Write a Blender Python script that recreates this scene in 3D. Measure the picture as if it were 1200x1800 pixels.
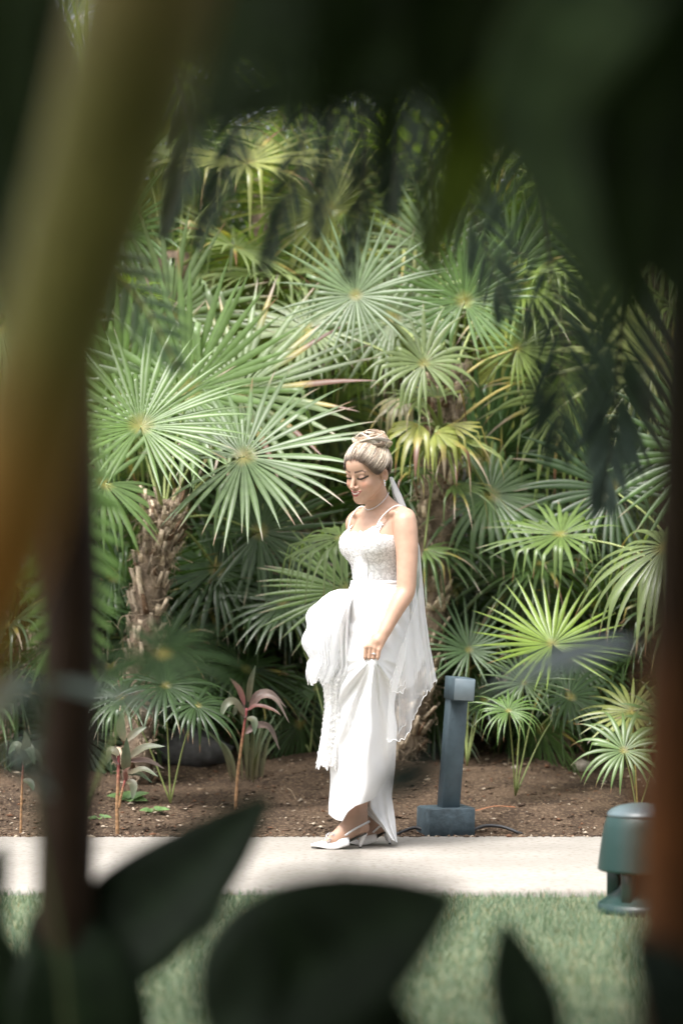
import bpy, math, random
import numpy as np
from math import radians, pi

C = bpy.context.scene
for _o in list(bpy.data.objects):
    bpy.data.objects.remove(_o, do_unlink=True)
COL = C.collection

# ------------------------------------------------------------------ camera
CH = 1.2            # lens height above the path (m)
FPX = 4200.0        # focal length in photo pixels
HY = 983.0          # photo row of the horizon
cam_d = bpy.data.cameras.new('camera')
cam = bpy.data.objects.new('camera', cam_d)
COL.objects.link(cam)
cam.location = (0, 0, CH)
cam.rotation_euler = (radians(90), 0, 0)
cam_d.sensor_fit = 'VERTICAL'
cam_d.sensor_height = 36.0
cam_d.sensor_width = 24.0
cam_d.lens = 84.0
cam_d.shift_y = (HY - 900.0) / 1800.0
cam_d.clip_start = 0.05
cam_d.clip_end = 500
cam_d.dof.use_dof = True
cam_d.dof.focus_distance = 9.95
cam_d.dof.aperture_fstop = 1.5
C.camera = cam

# ------------------------------------------------------------------ light
SUN_EL, SUN_AZ = radians(64), radians(-140)   # azimuth measured from +Y clockwise; the sun stands behind the camera on the left
w = bpy.data.worlds.new('World')
C.world = w
w.use_nodes = True
nt = w.node_tree
nt.nodes.clear()
sky = nt.nodes.new('ShaderNodeTexSky')
sky.sky_type = 'NISHITA'
sky.sun_disc = False
sky.sun_elevation = SUN_EL
sky.sun_rotation = SUN_AZ
sky.air_density = 1.0
sky.dust_density = 6.0
sky.ozone_density = 1.0
hs = nt.nodes.new('ShaderNodeHueSaturation')
hs.inputs['Saturation'].default_value = 0.30
bg = nt.nodes.new('ShaderNodeBackground')
bg.inputs['Strength'].default_value = 0.135
ow = nt.nodes.new('ShaderNodeOutputWorld')
nt.links.new(sky.outputs['Color'], hs.inputs['Color'])
nt.links.new(hs.outputs['Color'], bg.inputs['Color'])
nt.links.new(bg.outputs['Background'], ow.inputs['Surface'])

sun_d = bpy.data.lights.new('sun', 'SUN')
sun = bpy.data.objects.new('sun', sun_d)
COL.objects.link(sun)
sun_d.energy = 1.5
sun_d.angle = radians(14)
sun_d.color = (1.0, 0.98, 0.955)
_sd = np.array([math.cos(SUN_EL) * math.sin(SUN_AZ), math.cos(SUN_EL) * math.cos(SUN_AZ), math.sin(SUN_EL)])
import mathutils
sun.rotation_euler = mathutils.Vector(_sd).to_track_quat('Z', 'Y').to_euler()
sun.location = tuple(_sd * 30)

C.view_settings.view_transform = 'Standard'
C.view_settings.look = 'None'
C.view_settings.exposure = 1.56
C.view_settings.gamma = 1.0
C.render.engine = 'CYCLES'
C.cycles.use_denoising = True
C.cycles.max_bounces = 10
C.cycles.transparent_max_bounces = 24
C.cycles.diffuse_bounces = 5
C.cycles.transmission_bounces = 6


# ------------------------------------------------------------------ helpers
def at(px, py, Y):
    """photo pixel at distance Y -> world point"""
    return np.array([(px - 600.0) * Y / FPX, Y, CH - (py - HY) * Y / FPX])


def unit(v):
    v = np.asarray(v, float)
    return v / (np.linalg.norm(v, axis=-1, keepdims=True) + 1e-12)


OFF = {}


def tag(o, label=None, cat=None, group=None, kind=None):
    if label: o['label'] = label
    if cat: o['category'] = cat
    if group: o['group'] = group
    if kind: o['kind'] = kind
    return o


def thing(name, loc, label, cat, group=None):
    o = bpy.data.objects.new(name, None)
    o.empty_display_size = 0.1
    COL.objects.link(o)
    o.location = tuple(float(c) for c in loc)
    OFF[o.name] = np.array(loc, float)
    return tag(o, label, cat, group)


def mesh(name, V, F, mats, parent=None, col=None, midx=None, smooth=True):
    """V (n,3) world coordinates; F a list of int arrays (m,k) with k = 3 or 4, or lists"""
    V = np.asarray(V, float)
    off = OFF[parent.name] if parent is not None else np.zeros(3)
    me = bpy.data.meshes.new(name)
    if isinstance(F, np.ndarray):
        F = [F]
    loops, starts, tot = [], [], 0
    for f in F:
        f = np.asarray(f, np.int64)
        if f.size == 0: continue
        m, k = f.shape
        loops.append(f.ravel())
        starts.append(tot + np.arange(m) * k)
        tot += m * k
    loops = np.concatenate(loops).astype(np.int32)
    starts = np.concatenate(starts).astype(np.int32)
    me.vertices.add(len(V))
    me.vertices.foreach_set('co', (V - off).astype(np.float32).ravel())
    me.loops.add(len(loops))
    me.loops.foreach_set('vertex_index', loops)
    me.polygons.add(len(starts))
    me.polygons.foreach_set('loop_start', starts)
    if smooth:
        me.polygons.foreach_set('use_smooth', np.ones(len(starts), bool))
    if not isinstance(mats, (list, tuple)): mats = [mats]
    for m in mats: me.materials.append(m)
    if midx is not None:
        me.polygons.foreach_set('material_index', np.asarray(midx, np.int32))
    if col is not None:
        a = me.color_attributes.new('Col', 'FLOAT_COLOR', 'POINT')
        c4 = np.ones((len(V), 4), np.float32)
        c4[:, :3] = col
        a.data.foreach_set('color', c4.ravel())
    me.update(calc_edges=True)
    me.validate()
    o = bpy.data.objects.new(name, me)
    COL.objects.link(o)
    if parent is not None:
        o.parent = parent
        OFF[o.name] = off
    else:
        OFF[o.name] = np.zeros(3)
    return o


class MB:
    """collects several shapes into ONE mesh"""
    def __init__(self):
        self.V, self.F, self.Cc, self.M, self.n = [], [], [], [], 0

    def add(self, V, F, col=(1, 1, 1), mi=0):
        V = np.asarray(V, float)
        if isinstance(F, np.ndarray): F = [F]
        for f in F:
            f = np.asarray(f, np.int64)
            if f.size == 0: continue
            if f.shape[1] == 3:
                f = np.concatenate([f, f[:, 2:3]], axis=1) * np.array([1, 1, 1, 1]) if False else f
            self.F.append(f + self.n)
            self.M.append(np.full(len(f), mi))
        self.V.append(V)
        c = np.asarray(col, float)
        self.Cc.append(np.broadcast_to(c, (len(V), 3)).copy())
        self.n += len(V)

    def build(self, name, mats, parent=None, smooth=True):
        return mesh(name, np.concatenate(self.V), self.F, mats, parent,
                    np.concatenate(self.Cc), np.concatenate(self.M), smooth)


def spline(pts, n):
    """Catmull-Rom through pts (k,d) -> (n,d)"""
    p = np.asarray(pts, float)
    k = len(p)
    if k == 2:
        t = np.linspace(0, 1, n)[:, None]
        return p[0] * (1 - t) + p[1] * t
    pp = np.vstack([2 * p[0] - p[1], p, 2 * p[-1] - p[-2]])
    u = np.linspace(0, k - 1, n)
    i = np.minimum(u.astype(int), k - 2)
    t = (u - i)[:, None]
    a, b, c, d = pp[i], pp[i + 1], pp[i + 2], pp[i + 3]
    return 0.5 * (2 * b + (c - a) * t + (2 * a - 5 * b + 4 * c - d) * t ** 2 + (3 * b - a - 3 * c + d) * t ** 3)


def grid_faces(nu, nv, close_u=False):
    """(nv rows) x (nu columns) vertices, index = j*nu+i"""
    i = np.arange(nu if close_u else nu - 1)
    j = np.arange(nv - 1)
    I, J = np.meshgrid(i, j)
    I2 = (I + 1) % nu
    return np.stack([J * nu + I, J * nu + I2, (J + 1) * nu + I2, (J + 1) * nu + I], -1).reshape(-1, 4)


def tube(pts, r, nu=10, squash=1.0, up=None, caps=True):
    """swept tube; r scalar or per-point; returns V,F"""
    p = np.asarray(pts, float)
    n = len(p)
    r = np.broadcast_to(np.asarray(r, float), (n,))
    t = unit(np.gradient(p, axis=0))
    u0 = np.array(up, float) if up is not None else (np.array([0, 0, 1.0]) if abs(t[0][2]) < 0.8 else np.array([1.0, 0, 0]))
    a = np.cross(t, u0)
    bad = np.linalg.norm(a, axis=1) < 1e-3
    a[bad] = np.cross(t[bad], [0.3, 1, 0.2])
    a = unit(a)
    for i in range(1, n):
        if np.dot(a[i], a[i - 1]) < 0: a[i] = -a[i]
    b = np.cross(a, t)
    th = np.linspace(0, 2 * pi, nu, endpoint=False)
    V = p[:, None] + r[:, None, None] * (a[:, None] * np.cos(th)[None, :, None] + squash * b[:, None] * np.sin(th)[None, :, None])
    V = V.reshape(-1, 3)
    F = [grid_faces(nu, n, True)]
    if caps:
        k = len(V)
        V = np.vstack([V, p[0], p[-1]])
        i = np.arange(nu)
        F.append(np.stack([(i + 1) % nu, i, np.full(nu, k)], 1))
        F.append(np.stack([(n - 1) * nu + i, (n - 1) * nu + (i + 1) % nu, np.full(nu, k + 1)], 1))
    return V, F


def lathe(c, prof, nu=40, sq=1.0):
    """prof list of (r,z) about the vertical through c"""
    th = np.linspace(0, 2 * pi, nu, endpoint=False)
    V = []
    for r, z in prof:
        V.append(np.stack([c[0] + r * np.cos(th), c[1] + sq * r * np.sin(th), np.full(nu, c[2] + z)], 1))
    return np.concatenate(V), [grid_faces(nu, len(prof), True)]


def bevel_box(c, half, bev=0.006, ax=None):
    """box with bevelled edges; ax = 3x3 rows local axes"""
    ax = np.eye(3) if ax is None else np.asarray(ax, float)
    h = np.asarray(half, float)
    rings = []
    def ring(z, sh):
        x, y = h[0] - sh, h[1] - sh
        b = bev
        return [(x - b, -y, z), (x, -y + b, z), (x, y - b, z), (x - b, y, z), (-x + b, y, z), (-x, y - b, z), (-x, -y + b, z), (-x + b, -y, z)]
    rings = [ring(-h[2], bev), ring(-h[2] + bev, 0), ring(h[2] - bev, 0), ring(h[2], bev)]
    V = np.array([p for r in rings for p in r])
    V = np.vstack([V, [0, 0, -h[2]], [0, 0, h[2]]])
    F = [grid_faces(8, 4, True)]
    i = np.arange(8)
    F.append(np.stack([(i + 1) % 8, i, np.full(8, 32)], 1))
    F.append(np.stack([24 + i, 24 + (i + 1) % 8, np.full(8, 33)], 1))
    return V @ ax + np.asarray(c), F


# ------------------------------------------------------------------ materials
def mat(name, base=(0.5, 0.5, 0.5), rough=0.6, spec=0.5, attr=False, transl=0.0, tcol=(1, 1, 1), noise=None, bump=None,
        sheen=0.0, sub=0.0, metal=0.0, coat=0.0):
    """noise=(scale, amount) varies the base colour; bump=(scale, strength, dist)"""
    m = bpy.data.materials.new(name)
    m.use_nodes = True
    t = m.node_tree
    t.nodes.clear()
    L = t.links
    out = t.nodes.new('ShaderNodeOutputMaterial')
    p = t.nodes.new('ShaderNodeBsdfPrincipled')
    p.inputs['Roughness'].default_value = rough
    p.inputs['Specular IOR Level'].default_value = spec
    p.inputs['Metallic'].default_value = metal
    if coat: p.inputs['Coat Weight'].default_value = coat
    if sheen: p.inputs['Sheen Weight'].default_value = sheen
    if sub:
        p.inputs['Subsurface Weight'].default_value = sub
        p.inputs['Subsurface Radius'].default_value = (0.012, 0.005, 0.003)
        p.inputs['Subsurface Scale'].default_value = 1.0
    src = None
    if attr:
        a = t.nodes.new('ShaderNodeVertexColor'); a.layer_name = 'Col'
        src = a.outputs['Color']
    else:
        r = t.nodes.new('ShaderNodeRGB'); r.outputs[0].default_value = (*base, 1)
        src = r.outputs[0]
    tc = t.nodes.new('ShaderNodeTexCoord')
    if noise:
        nz = t.nodes.new('ShaderNodeTexNoise')
        nz.inputs['Scale'].default_value = noise[0]
        nz.inputs['Detail'].default_value = 6
        L.new(tc.outputs['Object'], nz.inputs['Vector'])
        mr = t.nodes.new('ShaderNodeMapRange')
        mr.inputs[1].default_value = 0.3; mr.inputs[2].default_value = 0.7
        mr.inputs[3].default_value = 1 - noise[1]; mr.inputs[4].default_value = 1 + noise[1]
        L.new(nz.outputs['Fac'], mr.inputs[0])
        mx = t.nodes.new('ShaderNodeVectorMath'); mx.operation = 'SCALE'
        L.new(src, mx.inputs[0]); L.new(mr.outputs[0], mx.inputs['Scale'])
        src = mx.outputs[0]
    L.new(src, p.inputs['Base Color'])
    if bump:
        bz = t.nodes.new('ShaderNodeTexNoise')
        bz.inputs['Scale'].default_value = bump[0]; bz.inputs['Detail'].default_value = 5
        L.new(tc.outputs['Object'], bz.inputs['Vector'])
        bp = t.nodes.new('ShaderNodeBump')
        bp.inputs['Strength'].default_value = bump[1]; bp.inputs['Distance'].default_value = bump[2]
        L.new(bz.outputs['Fac'], bp.inputs['Height']); L.new(bp.outputs['Normal'], p.inputs['Normal'])
    sh = p.outputs[0]
    if transl:
        tr = t.nodes.new('ShaderNodeBsdfTranslucent')
        mc = t.nodes.new('ShaderNodeVectorMath'); mc.operation = 'MULTIPLY'
        mc.inputs[1].default_value = tcol
        L.new(src, mc.inputs[0]); L.new(mc.outputs[0], tr.inputs['Color'])
        ms = t.nodes.new('ShaderNodeMixShader'); ms.inputs[0].default_value = transl
        L.new(sh, ms.inputs[1]); L.new(tr.outputs[0], ms.inputs[2])
        sh = ms.outputs[0]
    L.new(sh, out.inputs['Surface'])
    return m
# ================================================================== the setting
rs = np.random.default_rng(7)
PATH_N, PATH_F = 8.72, 10.35


def soil_z(x, y):
    s = np.clip((y - PATH_F) / 4.0, 0, 1)
    z = 0.5 * (s ** 1.15) - 0.012
    return z + 0.018 * np.sin(x * 3.1 + y * 2.2) * np.clip((y - 10.5), 0, 1) + 0.012 * np.sin(x * 7.3 - y * 5.1) * np.clip((y - 10.45) * 2, 0, 1)


def ground_mat(name, c1, c2, c3, sc, rough=0.95, bumpd=0.02, bsc=60):
    m = bpy.data.materials.new(name); m.use_nodes = True
    t = m.node_tree; L = t.links
    p = t.nodes['Principled BSDF']; p.inputs['Roughness'].default_value = rough
    p.inputs['Specular IOR Level'].default_value = 0.2
    tc = t.nodes.new('ShaderNodeTexCoord')
    n1 = t.nodes.new('ShaderNodeTexNoise'); n1.inputs['Scale'].default_value = sc; n1.inputs['Detail'].default_value = 8
    n2 = t.nodes.new('ShaderNodeTexNoise'); n2.inputs['Scale'].default_value = sc * 14; n2.inputs['Detail'].default_value = 6
    for n in (n1, n2): L.new(tc.outputs['Object'], n.inputs['Vector'])
    r1 = t.nodes.new('ShaderNodeValToRGB')
    r1.color_ramp.elements[0].color = (*c1, 1); r1.color_ramp.elements[0].position = 0.35
    r1.color_ramp.elements[1].color = (*c2, 1); r1.color_ramp.elements[1].position = 0.65
    L.new(n1.outputs['Fac'], r1.inputs[0])
    r2 = t.nodes.new('ShaderNodeValToRGB')
    r2.color_ramp.elements[0].color = (0, 0, 0, 1); r2.color_ramp.elements[0].position = 0.5
    r2.color_ramp.elements[1].color = (1, 1, 1, 1); r2.color_ramp.elements[1].position = 0.72
    L.new(n2.outputs['Fac'], r2.inputs[0])
    mx = t.nodes.new('ShaderNodeMix'); mx.data_type = 'RGBA'
    L.new(r2.outputs[0], mx.inputs[0]); L.new(r1.outputs[0], mx.inputs[6]); mx.inputs[7].default_value = (*c3, 1)
    L.new(mx.outputs[2], p.inputs['Base Color'])
    bz = t.nodes.new('ShaderNodeTexNoise'); bz.inputs['Scale'].default_value = bsc; bz.inputs['Detail'].default_value = 6
    L.new(tc.outputs['Object'], bz.inputs['Vector'])
    bp = t.nodes.new('ShaderNodeBump'); bp.inputs['Strength'].default_value = 0.8; bp.inputs['Distance'].default_value = bumpd
    L.new(bz.outputs['Fac'], bp.inputs['Height']); L.new(bp.outputs['Normal'], p.inputs['Normal'])
    return m


M_soil = ground_mat('mulch_soil', (0.03, 0.019, 0.012), (0.072, 0.047, 0.03), (0.17, 0.12, 0.078), 5, bumpd=0.02, bsc=55)
M_earth = ground_mat('earth', (0.07, 0.06, 0.04), (0.1, 0.085, 0.055), (0.13, 0.11, 0.08), 3)
M_lawn = ground_mat('lawn_turf', (0.12, 0.15, 0.085), (0.17, 0.2, 0.115), (0.26, 0.25, 0.16), 6, bumpd=0.02, bsc=120)
M_conc = ground_mat('path_concrete', (0.268, 0.247, 0.218), (0.325, 0.302, 0.27), (0.215, 0.188, 0.155), 2.6, rough=0.75, bumpd=0.002, bsc=220)

# ground: one sheet to the horizon
g = mesh('ground', [(-400, -400, -0.09), (400, -400, -0.09), (400, 400, -0.09), (-400, 400, -0.09)], np.array([[0, 1, 2, 3]]), M_earth)
tag(g, kind='structure')
# planting bed, gently rising behind the path
nx, ny = 120, 90
X, Y = np.meshgrid(np.linspace(-9, 9, nx), PATH_F + 0.001 + (np.linspace(0, 1, ny) ** 1.4) * 14)
Z = soil_z(X, Y) + rs.normal(0, 0.006, X.shape) * (Y > PATH_F + 0.05)
Z[0] = -0.02
tag(mesh('planting_bed', np.stack([X, Y, Z], -1).reshape(-1, 3), grid_faces(nx, ny), M_soil), kind='structure')
# concrete path with a slightly rounded edge
ys = np.array([PATH_N - 0.012, PATH_N - 0.01, PATH_N, PATH_N + 0.012, PATH_F - 0.012, PATH_F, PATH_F + 0.01, PATH_F + 0.012])
zs = np.array([-0.10, -0.02, -0.006, 0, 0, -0.006, -0.02, -0.10])
xs = np.linspace(-12, 12, 97)
V = np.array([[(x, y + 0.006 * math.sin(x * 2.1) * (1 if y < 9 else 0.6), z) for x in xs] for y, z in zip(ys, zs)]).reshape(-1, 3)
tag(mesh('path', V, grid_faces(97, 8), M_conc), kind='structure')
# lawn
nx, ny = 60, 60
X, Y = np.meshgrid(np.linspace(-9, 9, nx), np.linspace(-6, PATH_N - 0.03, ny))
Z = -0.024 + 0.008 * np.sin(X * 2.3) * np.cos(Y * 1.7)
tag(mesh('lawn', np.stack([X, Y, Z], -1).reshape(-1, 3), grid_faces(nx, ny), M_lawn), kind='structure')

# grass blades
M_grass = mat('grass_blade', attr=True, rough=0.55, spec=0.3, transl=0.3, tcol=(1.3, 1.4, 0.8))
N = 75000
gx = rs.uniform(-2.3, 2.3, N); gy = 5.4 + (PATH_N - 0.02 - 5.4) * rs.uniform(0, 1, N)
gz = -0.024 + 0.008 * np.sin(gx * 2.3) * np.cos(gy * 1.7) - 0.004
hh = rs.uniform(0.018, 0.042, N); an = rs.uniform(0, 2 * pi, N); le = rs.normal(0, 0.012, (N, 2)); wd = rs.uniform(0.0016, 0.003, N)
b0 = np.stack([gx - np.cos(an) * wd, gy - np.sin(an) * wd, gz], 1)
b1 = np.stack([gx + np.cos(an) * wd, gy + np.sin(an) * wd, gz], 1)
b2 = np.stack([gx + le[:, 0], gy + le[:, 1], gz + hh], 1)
V = np.stack([b0, b1, b2], 1).reshape(-1, 3)
patch = 0.5 + 0.5 * np.sin(gx * 5.3 + 2 * np.sin(gy * 3.1)) * np.sin(gy * 6.1 + 1.5 * np.sin(gx * 4.0))
dry = (rs.uniform(0, 1, N) < 0.05 + 0.10 * patch ** 3)[:, None]
gc = np.array([0.145, 0.205, 0.14])[None] * rs.uniform(0.82, 1.2, (N, 1)) * (0.95 + 0.14 * patch[:, None])
gc = np.where(dry, np.array([0.34, 0.29, 0.17])[None] * rs.uniform(0.6, 1.1, (N, 1)), gc)
tag(mesh('grass', V, np.arange(3 * N).reshape(-1, 3), M_grass, col=np.repeat(gc, 3, 0)),
    'short clipped green lawn grass in front of the pale path', 'grass', kind='stuff')

# mulch chips and stones scattered over the bed
M_chip = mat('mulch_chip', attr=True, rough=0.9, spec=0.2)
N = 9000
cx = rs.uniform(-2.6, 2.6, N); cy = PATH_F - 0.03 + 3.6 * rs.uniform(0, 1, N) ** 1.7
cz = np.where(cy < PATH_F + 0.01, 0.002, soil_z(cx, cy) + 0.004)
sz = rs.uniform(0.003, 0.010, N) * np.where(rs.uniform(0, 1, N) < 0.06, 1.8, 1.0)
base = np.array([[1, 0, 0], [0, 1, 0], [-1, 0, 0], [0, -1, 0], [0, 0, 1], [0, 0, -1.0]])
oct_f = np.array([[0, 1, 4], [1, 2, 4], [2, 3, 4], [3, 0, 4], [1, 0, 5], [2, 1, 5], [3, 2, 5], [0, 3, 5]])
an = rs.uniform(0, 2 * pi, N)
stretch = np.stack([rs.uniform(0.7, 2.6, N), rs.uniform(0.5, 1.1, N), rs.uniform(0.3, 0.8, N)], 1)
q = base[None] * stretch[:, None] * rs.uniform(0.7, 1.25, (N, 6, 1))
ca, sa = np.cos(an)[:, None], np.sin(an)[:, None]
q = np.stack([q[..., 0] * ca - q[..., 1] * sa, q[..., 0] * sa + q[..., 1] * ca, q[..., 2] + 0.4 * q[..., 0] * rs.uniform(-0.5, 0.5, (N, 1))], -1)
V = (q * sz[:, None, None] + np.stack([cx, cy, cz], 1)[:, None]).reshape(-1, 3)
F = (oct_f[None] + (np.arange(N) * 6)[:, None, None]).reshape(-1, 3)
pal = np.array([[0.10, 0.065, 0.043], [0.17, 0.12, 0.08], [0.06, 0.04, 0.028], [0.40, 0.33, 0.25], [0.14, 0.072, 0.042]])
cc = pal[rs.choice(5, N, p=[0.33, 0.24, 0.23, 0.1, 0.10])] * rs.uniform(0.7, 1.2, (N, 1))
tag(mesh('mulch', V, F, M_chip, col=np.repeat(cc, 6, 0), smooth=False),
    'loose brown mulch chips and tiny pale stones on the bed', 'mulch', kind='stuff')
# ================================================================== palms
M_leaf = mat('palm_leaf', attr=True, rough=0.36, spec=0.55, transl=0.38, tcol=(1.6, 1.75, 0.8), noise=(26, 0.12))
M_pet = mat('palm_petiole', attr=True, rough=0.5, spec=0.4, noise=(40, 0.1))
M_bark = mat('palm_bark', attr=True, rough=0.95, spec=0.15, noise=(30, 0.4), bump=(60, 0.9, 0.012))
GREY = (0.150, 0.205, 0.115)   # greyish thatch green
GREEN = (0.095, 0.175, 0.06)
LIME = (0.20, 0.265, 0.07)
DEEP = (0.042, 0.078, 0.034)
PALE = (0.23, 0.275, 0.155)
YELL = (0.34, 0.27, 0.07)
DEAD = (0.30, 0.235, 0.17)
DOWN = np.array([0, 0, -1.0])


def fan_mesh(hub, n, a, L, rng, spread=325, nseg=40, droop=0.5, split=0.42, cup=0.15, bend=0.15, col=GREEN, tip=0.5, vwid=1.0, dead=0.0):
    """one palmate blade: folded segments joined near the hub, free and drooping beyond"""
    n, a = unit(n), np.asarray(a, float)
    a = unit(a - n * np.dot(a, n)); b = np.cross(n, a)
    sp = radians(spread)
    th = np.linspace(-sp / 2, sp / 2, nseg) + rng.normal(0, 0.010, nseg)
    dl = sp / (nseg - 1)
    Ls = L * (0.74 + 0.26 * np.cos(th / 2)) * rng.uniform(0.92, 1.06, nseg)
    ts = np.concatenate([np.array([0.02, 0.3, 0.6, 0.85]) * split, split + (1 - split) * np.array([0, 0.18, 0.36, 0.54, 0.72, 0.88, 1.0])]); ts[0] = 0.012
    T = len(ts)
    d = unit(np.cos(th)[:, None] * a + np.sin(th)[:, None] * b + n * (cup + rng.normal(0, 0.035, nseg))[:, None])
    s0 = -np.sin(th)[:, None] * a + np.cos(th)[:, None] * b
    bt = np.where(rng.uniform(0, 1, nseg) < bend, rng.uniform(0.45, 0.75, nseg), 9.0)
    pos = np.zeros((nseg, T, 3)); dirs = np.zeros((nseg, T, 3))
    p = hub + d * (ts[0] * Ls)[:, None]
    pos[:, 0] = p; dirs[:, 0] = d
    dr = droop * rng.uniform(0.6, 1.4, nseg)
    for i in range(1, T):
        dt = ts[i] - ts[i - 1]
        k = dr * dt * (ts[i] ** 1.2) * 2.0
        k = k + np.where((ts[i] > bt) & (ts[i - 1] <= bt), 2.2, 0) + np.where(ts[i] > bt, 0.35, 0)
        d = unit(d + DOWN * k[:, None] + rng.normal(0, 0.012, (nseg, 3)))
        p = p + d * (dt * Ls)[:, None]
        pos[:, i] = p; dirs[:, i] = d
    tn = np.tan(dl / 2)
    r = ts[None] * Ls[:, None]
    hw = np.where(ts[None] <= split, r * tn * 1.03, split * Ls[:, None] * tn * vwid * np.clip(1.0 - np.clip((ts[None] - split) / (1 - split), 0, 1) ** 1.5, 0.02, 1))
    side = s0[:, None] - dirs * np.sum(s0[:, None] * dirs, -1, keepdims=True)
    side = unit(side)
    nn = np.cross(dirs, side)
    cf, sf = 0.88, 0.42
    E0 = pos - side * (hw * cf)[..., None] - nn * (hw * sf)[..., None]
    E1 = pos + side * (hw * cf)[..., None] - nn * (hw * sf)[..., None]
    V = np.stack([E0, pos, E1], 2)          # seg, T, 3, xyz
    base = np.arange(nseg)[:, None, None] * (T * 3)
    j = np.arange(T - 1)[None, :, None]; k = np.arange(2)[None, None, :]
    v0 = base + j * 3 + k
    F = np.stack([v0, v0 + 1, v0 + 4, v0 + 3], -1).reshape(-1, 4)
    col = np.array(col) * np.array([0.83, 0.86, 0.62])
    c = col[None, None, None] * rng.uniform(0.82, 1.15, (nseg, 1, 1, 1)) * np.ones((nseg, T, 3, 1))
    c = c * np.array([0.9, 1.12, 0.9])[None, None, :, None]     # paler midrib
    ye = np.array(YELL)
    fh = np.clip(1 - ts / 0.075, 0, 1)[None, :, None, None] * 0.9
    c = c * (1 - fh) + ye * fh
    # dry tips
    tl = np.where(rng.uniform(0, 1, nseg) < tip, rng.uniform(0.86, 0.985, nseg), 2)
    ft = np.clip((ts[None] - tl[:, None] + 0.06) / 0.08, 0, 1)[..., None, None]
    br = np.where(rng.uniform(0, 1, nseg)[:, None, None, None] < 0.5, np.array(DEAD), np.array([0.19, 0.10, 0.05]))
    c = c * (1 - ft) + br * ft
    if dead > 0:
        m = (rng.uniform(0, 1, nseg) < dead)
        td = rng.uniform(0.25, 0.7, nseg)
        f1 = (np.clip((ts[None] - td[:, None]) / 0.2, 0, 1) * m[:, None])[..., None, None]
        c = c * (1 - f1) + ye * 1.0 * f1
        f2 = (np.clip((ts[None] - td[:, None] - 0.22) / 0.08, 0, 1) * m[:, None])[..., None, None]
        c = c * (1 - f2) + np.where(rng.uniform(0, 1, nseg)[:, None, None, None] < 0.5, np.array(DEAD), np.array([0.17, 0.08, 0.05])) * f2
    return V.reshape(-1, 3), F, c.reshape(-1, 3)


def frond(parent, base, hub, n, a, L, rng, pcol=(0.22, 0.26, 0.09), sag=0.04, pr=0.008, name='frond', material=None, **kw):
    V, F, c = fan_mesh(np.asarray(hub, float), n, a, L, rng, **kw)
    fo = mesh(name, V, F, material or M_leaf, parent, c)
    base, hub = np.asarray(base, float), np.asarray(hub, float)
    mid = (base + hub) / 2 + np.array([0, 0, sag * np.linalg.norm(hub - base) * 2])
    pts = spline([base, mid, hub], 12)
    rr = np.linspace(pr * 1.5, pr * 0.75, 12)
    V, F = tube(pts, rr, 7, squash=0.6)
    pc = np.array(pcol) * rng.uniform(0.85, 1.15)
    mesh('petiole', V, F, M_pet, fo, np.broadcast_to(pc, (len(V), 3)))
    return fo


def palm_trunk(parent, pts, r0, r1, rng, boots=70, fibre=160, name='trunk'):
    """shaggy trunk: fibre-wrapped stem with chopped leaf bases sticking up"""
    mb = MB()
    P = spline(pts, 26)
    rr = np.linspace(r0, r1, 26) * (1 + 0.06 * np.sin(np.arange(26) * 1.9))
    V, F = tube(P, rr, 18)
    V = V + rng.normal(0, 0.004, V.shape)
    mb.add(V, F, np.array([0.18, 0.135, 0.098]) * rng.uniform(0.6, 1.4, (len(V), 1)))
    T = unit(np.gradient(P, axis=0))
    for _ in range(boots):
        u = rng.uniform(0.02, 0.99); i = int(u * 25)
        an = rng.uniform(0, 2 * pi)
        t = T[i]; e1 = unit(np.cross(t, [0.1, 1, 0.2])); e2 = np.cross(t, e1)
        o = np.cos(an) * e1 + np.sin(an) * e2
        s = np.cross(t, o)
        p0 = P[i] + o * rr[i] * 0.93
        ln = rng.uniform(0.035, 0.12); wd = rng.uniform(0.005, 0.014)
        up = unit(t + o * rng.uniform(0.15, 0.55) + s * rng.uniform(-0.35, 0.35))
        q = [p0 - s * wd * 1.3, p0 + s * wd * 1.3, p0 + up * ln + s * wd * 0.7, p0 + up * ln - s * wd * 0.7]
        q2 = [v + o * 0.011 for v in q]
        V = np.array(q + q2)
        F = np.array([[4, 5, 6, 7], [0, 1, 5, 4], [1, 2, 6, 5], [2, 3, 7, 6], [3, 0, 4, 7]])
        cc = np.array([0.50, 0.40, 0.295]) * rng.uniform(0.35, 1.25) if rng.uniform() < 0.7 else np.array([0.13, 0.08, 0.05])
        mb.add(V, F, cc)
    for _ in range(fibre):
        u = rng.uniform(0.0, 1.0); i = int(u * 25)
        an = rng.uniform(0, 2 * pi)
        t = T[i]; e1 = unit(np.cross(t, [0.1, 1, 0.2])); e2 = np.cross(t, e1)
        o = np.cos(an) * e1 + np.sin(an) * e2
        s = np.cross(t, o)
        p0 = P[i] + o * rr[i]
        p1 = p0 + (o * rng.uniform(0.005, 0.03) + s * rng.normal(0, 0.04) + t * rng.normal(0, 0.04))
        p2 = p1 + (o * rng.uniform(-0.01, 0.02) + s * rng.normal(0, 0.03) + DOWN * rng.uniform(0, 0.05))
        V, F = tube(spline([p0, p1, p2], 5), 0.0016, 4, caps=False)
        mb.add(V, F, np.array([0.36, 0.28, 0.20]) * rng.uniform(0.4, 1.2))
    return mb.build(name, M_bark, parent, smooth=False)


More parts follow.
